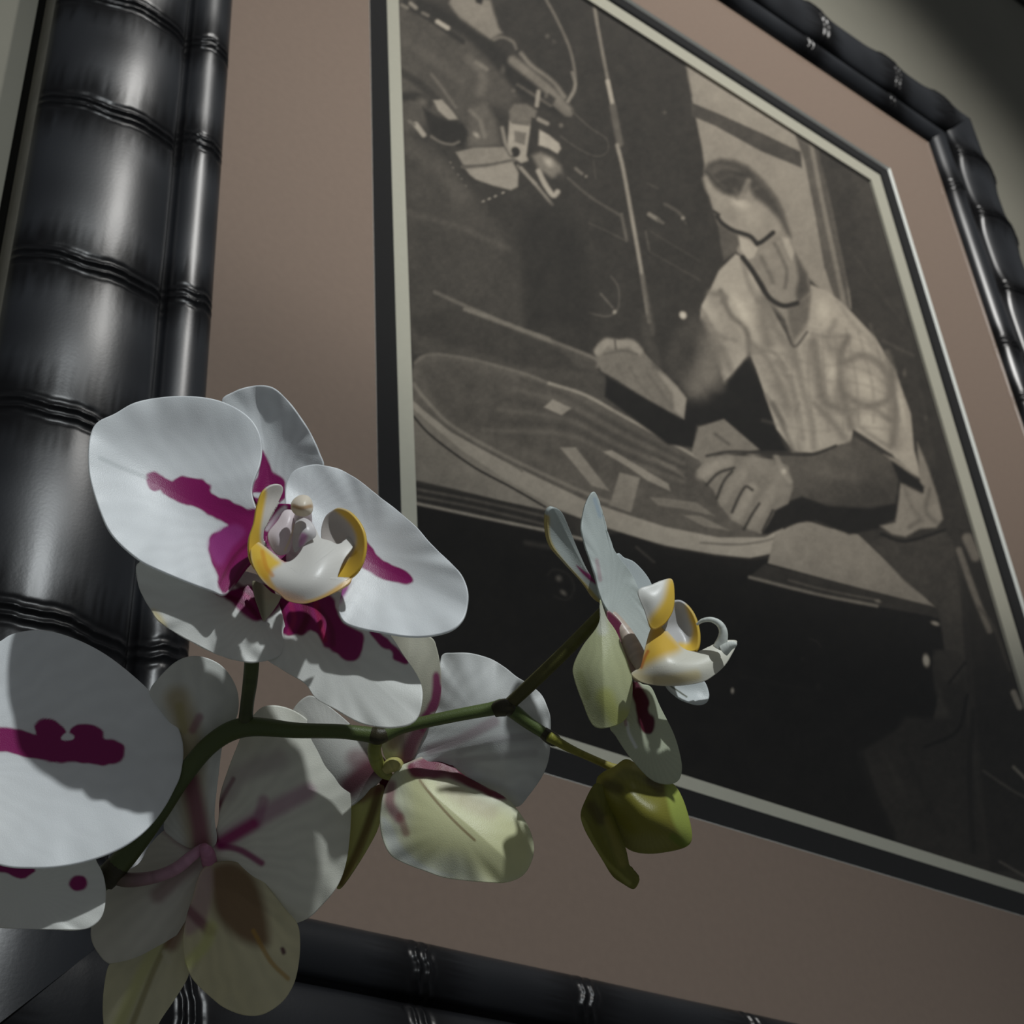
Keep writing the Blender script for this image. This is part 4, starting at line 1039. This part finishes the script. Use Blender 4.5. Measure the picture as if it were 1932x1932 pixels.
patch('petal', f5, [(400, 1592), (412, 1550), (416, 1500), (428, 1460), (446, 1412), (468, 1365), (490, 1338), (512, 1331), (542, 1336), (570, 1350), (600, 1378), (628, 1402), (645, 1420), (654, 1446), (659, 1482), (662, 1534), (658, 1595), (648, 1644), (631, 1680), (607, 1708), (579, 1733), (540, 1742), (490, 1720), (440, 1670), (410, 1625)],
      (400, 1600, .369), (0.10, -0.12, -1), -0.004, (545, 1540), colour=BK, marks=[
          sk(c3((1030, 1080), (1150, 1010), (1280, 930), (1430, 850)), 26, lin((176, 110, 150)), .55), sk(c3((1200, 990), (1230, 890)), 16, lin((170, 100, 140)), .55), sk(c3((1030, 1090), (1080, 1060), (1180, 1000)), 18, lin((168, 36, 116)), .9),
          sk(c3((1030, 1100), (1120, 1120), (1220, 1180)), 10, MAG, .85), sk(c3((1090, 790), (1030, 900), (1000, 1000), (1010, 1075)), 7, lin((120, 20, 66)), .9), sk(c3((1060, 850), (1120, 770), (1300, 700)), 30, lin((190, 178, 176)), .5)],
      axis=((400, 1600), (640, 1500)), fold=.001, ruffle=.0003, veins=.05, seed=22, detail=1.1)
patch('petal', f5, [(398, 1600), (360, 1580), (325, 1562), (302, 1574), (280, 1600), (262, 1630), (222, 1655), (190, 1700), (174, 1745), (174, 1773), (186, 1797), (206, 1817), (250, 1830), (310, 1795), (360, 1720), (392, 1650)],
      (392, 1610, .3695), (-0.15, -0.10, -1), -0.003, (290, 1690), colour=lin((226, 224, 214)), marks=[sk(c3((930, 1100), (860, 1060), (790, 1000)), 26, lin((150, 60, 110)), .8), sk(c3((900, 1180), (820, 1250), (740, 1330)), 24, lin((150, 110, 110)), .6)], veins=.05, seed=23, axis=((392, 1612), (180, 1760)))
patch('sepal', f5, [(352, 1690), (330, 1712), (299, 1749), (262, 1793), (220, 1815), (206, 1822), (198, 1858), (195, 1899), (198, 1940), (212, 1985), (245, 2005), (280, 1975), (300, 1930), (332, 1882), (356, 1838), (352, 1800), (347, 1757), (352, 1712)],
      (350, 1690, .3705), (-0.22, -0.2, -1), -0.003, (280, 1860), colour=lin((226, 222, 190)), marks=[sk(c3((830, 1400), (740, 1560), (640, 1750), (560, 1932)), 20, lin((214, 214, 150)), .7), sk(c3((800, 1520), (720, 1680), (620, 1932)), 9, lin((150, 140, 84)), .6), sk(c3((840, 1380), (830, 1480), (800, 1560)), 22, lin((140, 90, 76)), .7), sk(c3((770, 1600), (790, 1640)), 9, lin((226, 222, 196)), .7)],
      axis=((352, 1690), (230, 1960)), fold=-.002, veins=.05, seed=24)
patch('sepal', f5, c3((935, 1225), (985, 1185), (1080, 1175), (1180, 1215), (1260, 1310), (1330, 1400), (1382, 1460), (1397, 1530), (1392, 1640), (1370, 1740), (1320, 1822), (1240, 1880), (1160, 1892), (1060, 1862), (980, 1802), (900, 1722), (865, 1640), (855, 1540), (870, 1440), (900, 1340)),
      (395, 1640, .3665), (0.12, -0.30, -1), -0.004, c3((1110, 1550))[0], colour=lin((230, 224, 188)), marks=[
          mk(c3((990, 1200), (1100, 1180), (1200, 1280), (1250, 1480), (1240, 1570), (1120, 1540), (1020, 1440), (985, 1320)), lin((132, 100, 66)), 13, .9), mk(c3((930, 1230), (985, 1200), (990, 1330), (960, 1450), (880, 1520), (860, 1450), (900, 1340)), lin((196, 168, 168)), 8, .8),  # the brown patch also carries shadow in its colour
          sk(c3((880, 1400), (940, 1460), (980, 1500)), 16, lin((130, 60, 84)), .7), sk(c3((990, 1480), (960, 1560), (880, 1650)), 18, lin((220, 222, 150)), .7), sk(c3((1180, 1500), (1260, 1640), (1340, 1720)), 7, lin((190, 150, 70)), .7), mk(c3((1305, 1580), (1320, 1575), (1330, 1600), (1315, 1610)), lin((90, 40, 60)), 3, .9)],
      axis=(c3((960, 1220))[0], c3((1230, 1860))[0]), fold=.002, ruffle=.0002, veins=.06, seed=25)
patch('lip', f5, c3((820, 1300), (860, 1230), (920, 1180), (930, 1230), (890, 1330), (840, 1370)), (360, 1680, .372), (0, -.2, -1), 0.002, colour=lin((128, 20, 78)), mat=m_lip, veins=.1, seed=26)

# ---- flower 6: turned away, centre
f6 = tube('flower', None, [(726, 1452, .370, 10), (738, 1444, .3695, 14), (748, 1442, .371, 13), (752, 1448, .376, 10)], lin((176, 170, 106)), mat=m_stem, label='orchid flower seen from behind, half hidden by the long stem')
patch('sepal', f6, c4((650, 60), (760, 40), (905, 80), (945, 160), (967, 280), (974, 400), (967, 500), (942, 570), (865, 720), (795, 880), (740, 930), (640, 930), (585, 860), (560, 700), (500, 500), (520, 250)),
      (745, 1440, .3725), (0.0, 0.10, -1), -0.003, c4((740, 480))[0], colour=lin((226, 224, 206)), marks=[
          mk(c4((920, 330), (960, 330), (975, 450), (950, 560), (900, 600), (850, 720), (830, 640), (900, 500)), MAG, 4, .9, 3), sk(c4((740, 900), (780, 780), (860, 660)), 26, lin((130, 44, 84)), .85), sk(c4((650, 800), (700, 720)), 18, lin((150, 112, 96)), .6)], axis=(c4((720, 920))[0], c4((760, 40))[0]), fold=.001, veins=.06, seed=31)
patch('petal', f6, c4((760, 905), (800, 860), (860, 720), (930, 500), (965, 260), (990, 195), (1060, 185), (1180, 190), (1300, 225), (1400, 280), (1480, 345), (1570, 400), (1650, 470), (1690, 550), (1712, 640), (1708, 800), (1692, 930), (1640, 1040), (1560, 1150), (1490, 1222), (1390, 1180), (1200, 1060), (960, 950), (840, 940)),
      (765, 1440, .373), (0.05, -0.05, -1), -0.004, c4((1300, 700))[0], colour=lin((228, 230, 228)), marks=[
          sk(c4((960, 880), (1150, 800), (1400, 690)), 8, lin((226, 228, 226)), .6), sk(c4((900, 840), (1100, 770), (1330, 650)), 16, lin((160, 130, 140)), .55), sk(c4((1100, 850), (1300, 780), (1600, 740)), 12, lin((150, 140, 146)), .3), sk(c4((1100, 920), (1350, 880), (1600, 860)), 12, lin((150, 140, 146)), .25)],
      axis=(c4((770, 900))[0], c4((1690, 700))[0]), fold=.002, ruffle=.0004, veins=.07, seed=32, detail=1.1)
patch('petal', f6, [(735, 1445), (700, 1405), (670, 1375), (640, 1348), (605, 1322), (582, 1313), (556, 1335), (540, 1375), (548, 1440), (590, 1500), (650, 1524), (690, 1500), (722, 1468)],
      (735, 1445, .3735), (-0.1, -0.05, -1), -0.003, (630, 1420), colour=lin((224, 224, 218)), marks=[sk(c4((600, 960), (480, 980), (360, 1080)), 34, lin((110, 36, 60)), .9), sk(c4((500, 900), (400, 900)), 30, lin((130, 80, 90)), .6)], veins=.06, seed=33)
patch('sepal', f6, c4((575, 1075), (440, 1145), (368, 1210), (364, 1350), (330, 1550), (300, 1680), (275, 1765), (300, 1770), (380, 1662), (480, 1502), (550, 1362), (578, 1200)),
      (719, 1470, .3725), (-0.55, -0.15, -0.85), -0.002, c4((440, 1370))[0], colour=lin((196, 196, 120)), marks=[sk(c4((560, 1110), (500, 1300), (400, 1560), (300, 1740)), 13, lin((112, 92, 44)), .9), sk(c4((570, 1085), (440, 1160)), 18, lin((110, 50, 50)), .7)], veins=.04, seed=34)
patch('sepal', f6, c4((690, 960), (760, 925), (850, 890), (960, 888), (1030, 930), (1120, 1010), (1250, 1080), (1400, 1160), (1480, 1240), (1560, 1360), (1597, 1480), (1587, 1580), (1540, 1672), (1460, 1722), (1350, 1737), (1200, 1727), (1000, 1702), (850, 1652), (700, 1592), (620, 1532), (575, 1420), (563, 1300), (583, 1150), (630, 1040)),
      (745, 1445, .371), (0.10, -0.45, -0.90), -0.004, c4((1080, 1360))[0], colour=lin((234, 236, 212)), marks=[
          mk(c4((740, 1000), (900, 1020), (1200, 1180), (1500, 1300), (1600, 1480), (1560, 1700), (1300, 1740), (1100, 1560), (860, 1560), (740, 1440), (760, 1250)), lin((226, 226, 176)), 22, .85),
          mk(c4((760, 930), (960, 880), (1060, 930), (1250, 1070), (1410, 1165), (1360, 1180), (1150, 1090), (1000, 1035), (850, 1035), (770, 1010)), lin((132, 34, 74)), 4, .95, 4), sk(c4((960, 960), (1120, 1040), (1300, 1140)), 10, lin((120, 60, 50)), .5),
          sk(c4((830, 1050), (950, 1200), (1070, 1330), (1200, 1450)), 4, lin((128, 96, 60)), .7), sk(c4((640, 1080), (630, 1200), (690, 1300)), 16, lin((140, 60, 90)), .7), sk(c4((700, 1290), (740, 1400)), 12, lin((150, 90, 90)), .6),
          mk(c4((570, 1300), (640, 1340), (720, 1500), (900, 1640), (1080, 1690), (900, 1665), (640, 1545)), lin((226, 230, 226)), 6, .8), sk(c4((1000, 1080), (1150, 1190), (1300, 1260)), 26, lin((208, 196, 170)), .5)],
      axis=(c4((720, 970))[0], c4((1500, 1650))[0]), fold=.003, ruffle=.0003, veins=.06, seed=35, detail=1.15)
patch('lip', f6, c4((560, 1030), (620, 1010), (650, 1040), (610, 1100), (590, 1180), (575, 1120)), (724, 1480, .375), (0, -.2, -1), .001, colour=lin((110, 20, 60)), mat=m_lip, veins=.1, seed=36)

ZO = -0.022
# ---- flower 4: in profile at the right
f4 = tube('flower', None, [(1140, 1152, .361, 10), (1158, 1168, .360, 13), (1180, 1200, .358, 17), (1200, 1235, .356, 17), (1212, 1262, .354, 11)], lin((206, 190, 176)), mat=m_lip, label='orchid flower in profile with a curling white lip')
patch('petal', f4, c5((440, 352), (475, 368), (520, 388), (570, 440), (600, 492), (620, 560), (570, 640), (500, 640), (430, 560), (400, 450)), (1150, 1130, .366), (0.72, -.25, -.65), 0.001, colour=lin((214, 222, 222)), veins=.05, seed=41)
patch('sepal', f4, c5((122, 160), (150, 136), (188, 160), (222, 230), (262, 330), (302, 420), (342, 482), (385, 560), (370, 575), (335, 550), (285, 480), (200, 385), (140, 312), (120, 235)), (1138, 1130, .363), (0.55, .15, -.82), 0.002, c5((235, 340))[0], colour=lin((208, 216, 212)), marks=[
      mk(c5((255, 400), (300, 430), (345, 465), (365, 500), (330, 480), (285, 440)), MAG, 2.5, .95), sk(c5((122, 180), (125, 280), (180, 375), (290, 490), (360, 570)), 7, lin((206, 186, 110)), .9)], veins=.05, seed=42, thick=.0009, axis=(c5((370, 560))[0], c5((150, 140))[0]), fold=.003)
patch('petal', f4, c5((332, 68), (356, 100), (380, 170), (402, 260), (440, 348), (500, 430), (545, 520), (575, 600), (602, 680), (612, 735), (597, 782), (570, 797), (510, 765), (455, 690), (398, 605), (366, 540), (335, 420), (300, 320), (281, 230), (298, 130)), (1150, 1150, .358), (0.50, -.30, -.80), 0.002, c5((440, 470))[0], colour=lin((212, 220, 216)), marks=[
      sk(c5((350, 380), (365, 470)), 6, lin((190, 150, 160)), .5), sk(c5((340, 100), (365, 180)), 6, lin((170, 190, 206)), .6)], veins=.04, seed=43, axis=(c5((400, 600))[0], c5((335, 70))[0]), fold=.0015, ruffle=.0002)
patch('sepal', f4, c5((520, 930), (560, 945), (600, 962), (640, 1050), (700, 1170), (730, 1270), (737, 1340), (717, 1387), (660, 1400), (590, 1372), (500, 1272), (440, 1182), (415, 1135), (470, 1050), (505, 980)), (1180, 1290, .361), (0.30, -.25, -.92), -0.002, c5((585, 1190))[0], colour=lin((206, 212, 186)), marks=[
      mk(c5((508, 920), (555, 955), (585, 1020), (590, 1070), (612, 1100), (607, 1162), (572, 1168), (540, 1120), (525, 1040), (508, 990)), lin((92, 10, 40)), 3, 1, 3), sk(c5((490, 1120), (500, 1170), (530, 1230)), 5, WHITE, .8), sk(c5((480, 1100), (485, 1130)), 5, lin((170, 110, 130)), .6)], veins=.05, seed=44)
patch('sepal', f4, c5((368, 560), (396, 640), (442, 712), (490, 840), (512, 930), (507, 1030), (482, 1102), (412, 1140), (338, 1132), (288, 1022), (252, 920), (248, 860), (290, 772), (350, 692), (368, 640)), (1140, 1170, .3565), (-0.05, -.25, -.96), -0.003, c5((385, 930))[0], colour=lin((206, 210, 166)), marks=[
      sk(c5((370, 600), (380, 700)), 16, lin((226, 228, 214)), .8), sk(c5((390, 1000), (440, 1100), (470, 1090)), 26, lin((196, 200, 110)), .7), sk(c5((280, 900), (310, 1000)), 12, lin((170, 176, 120)), .5)], veins=.06, seed=45, axis=(c5((370, 620))[0], c5((390, 1130))[0]), fold=.003)
patch('throat', f4, c5((400, 610), (450, 650), (480, 700), (490, 760), (520, 830), (560, 870), (550, 930), (520, 920), (490, 830), (450, 740), (405, 680)), (1175, 1195, .3572), (0.3, -.3, -.9), 0, colour=lin((206, 180, 170)), mat=m_lip, marks=[mk(c5((395, 610), (450, 650), (480, 700), (470, 760), (440, 720), (405, 680)), lin((110, 18, 66)), 4, .95)], veins=.05, seed=46)
patch('petal', f4, c5((668, 948), (740, 935), (830, 925), (862, 980), (857, 1022), (820, 1037), (770, 1027), (715, 1000)), (1290, 1300, .3575), (0.3, -.5, -.8), 0.001, colour=lin((220, 226, 226)), marks=[sk(c5((680, 950), (760, 1005)), 2.5, lin((80, 84, 60)), .9)], veins=.03, seed=47)
patch('lip_lobe', f4, c5((540, 522), (600, 495), (650, 474), (692, 470), (702, 535), (697, 602), (672, 652), (640, 682), (600, 692), (570, 612)), (1235, 1140, .353), (0.35, -.3, -.88), -0.002, colour=lin((232, 232, 226)), mat=m_lip, thick=.0007, marks=[mk(c5((590, 700), (590, 650), (650, 560), (680, 460), (715, 500), (710, 620), (660, 690)), YEL, 9, .95)], veins=.02, seed=48, label='yellow edged side lobe of the lip')
patch('lip_lobe', f4, c5((690, 572), (740, 566), (792, 620), (818, 700), (817, 772), (792, 803), (740, 795), (700, 745), (655, 690), (678, 625)), (1285, 1175, .3535), (-0.15, -.3, -.93), 0.003, colour=lin((206, 206, 206)), mat=m_lip, thick=.0007, marks=[mk(c5((760, 570), (800, 620), (830, 700), (825, 790), (790, 815), (730, 795), (720, 760), (775, 760), (795, 700), (780, 640)), YEL, 6, .95)], veins=.02, seed=49, label='yellow edged side lobe of the lip')
patch('lip', f4, c5((555, 870), (575, 790), (598, 700), (625, 676), (655, 690), (690, 730), (740, 785), (795, 803), (850, 797), (890, 770), (925, 752), (985, 750), (983, 775), (965, 810), (930, 862), (880, 905), (830, 932), (740, 947), (640, 948), (560, 937), (512, 905), (530, 885)), (1230, 1260, .3505), (0.05, -.55, -.83), -0.005, c5((700, 860))[0], colour=lin((230, 228, 214)), mat=m_lip, thick=.0009, marks=[
      mk(c5((550, 880), (575, 770), (600, 690), (630, 670), (690, 730), (730, 790), (650, 830), (590, 860)), lin((226, 186, 60)), 12, .95), sk(c5((560, 870), (575, 830), (590, 800)), 5, lin((190, 90, 40)), .7), sk(c5((530, 915), (640, 925), (800, 905)), 16, lin((226, 206, 140)), .6)], veins=.02, seed=50, label='white curling lip with yellow base')
tube('tendril', f4, [(*c5((905, 780))[0], .3495, 11), (*c5((925, 740))[0], .3492, 10), (*c5((928, 700))[0], .349, 8), (*c5((910, 668))[0], .349, 6.5), (*c5((875, 650))[0], .349, 5), (*c5((835, 654))[0], .3495, 4), (*c5((808, 672))[0], .350, 2.5)], lin((228, 232, 226)), mat=m_lip, label='thin white curled tendril of the lip')
tube('tendril', f4, [(*c5((930, 790))[0], .3485, 12), (*c5((955, 772))[0], .348, 9), (*c5((978, 762))[0], .3475, 6), (*c5((984, 752))[0], .3475, 3)], lin((228, 232, 226)), mat=m_lip)

# ---- bud, half open
BG = lin((142, 138, 56))
bud = patch('flower_bud', None, c5((350, 1385), (380, 1345), (430, 1320), (485, 1285), (540, 1312), (600, 1360), (640, 1392), (700, 1398), (742, 1460), (775, 1560), (787, 1640), (765, 1682), (690, 1706), (580, 1717), (490, 1692), (420, 1600), (360, 1490)), (1200, 1520, .3615), (-0.1, -.1, -1), -0.011, c5((570, 1530))[0], colour=BG, mat=m_petal, closed_back=.011,
      marks=[sk(c5((370, 1390), (480, 1300), (600, 1360), (650, 1400)), 16, lin((176, 166, 76)), .7), sk(c5((400, 1400), (450, 1420)), 18, lin((80, 70, 30)), .7), sk(c5((600, 1380), (640, 1420)), 18, lin((84, 66, 30)), .7), mk(c5((665, 1390), (710, 1400), (760, 1480), (795, 1650), (770, 1690), (735, 1640), (690, 1540)), lin((176, 190, 92)), 6, .9), sk(c5((700, 1640), (770, 1690)), 12, lin((110, 132, 30)), .7)], veins=.08, seed=51, label='half open olive green bud')  # paler right side is light painted into the bud's colour
patch('sepal', bud, c5((345, 1400), (390, 1420), (420, 1520), (450, 1610), (482, 1690), (500, 1770), (512, 1808), (547, 1830), (522, 1876), (470, 1850), (425, 1815), (380, 1742), (330, 1660), (298, 1600), (282, 1540), (300, 1480)), (1160, 1560, .358), (-.25, -.15, -.95), -0.003, c5((400, 1640))[0], colour=lin((132, 130, 52)), marks=[sk(c5((330, 1500), (370, 1560)), 18, lin((84, 72, 34)), .7), sk(c5((290, 1560), (380, 1730), (500, 1850)), 7, lin((170, 168, 88)), .7), sk(c5((400, 1560), (470, 1760)), 12, lin((160, 150, 70)), .6)], veins=.08, seed=52)
tube('pedicel', None, [(1036, 1390, .3665, 10), (1075, 1412, .368, 8), (1110, 1428, .369, 7), (1150, 1446, .370, 8), (1175, 1458, .371, 14)], lin((128, 128, 50)), grad=lin((150, 140, 70)))
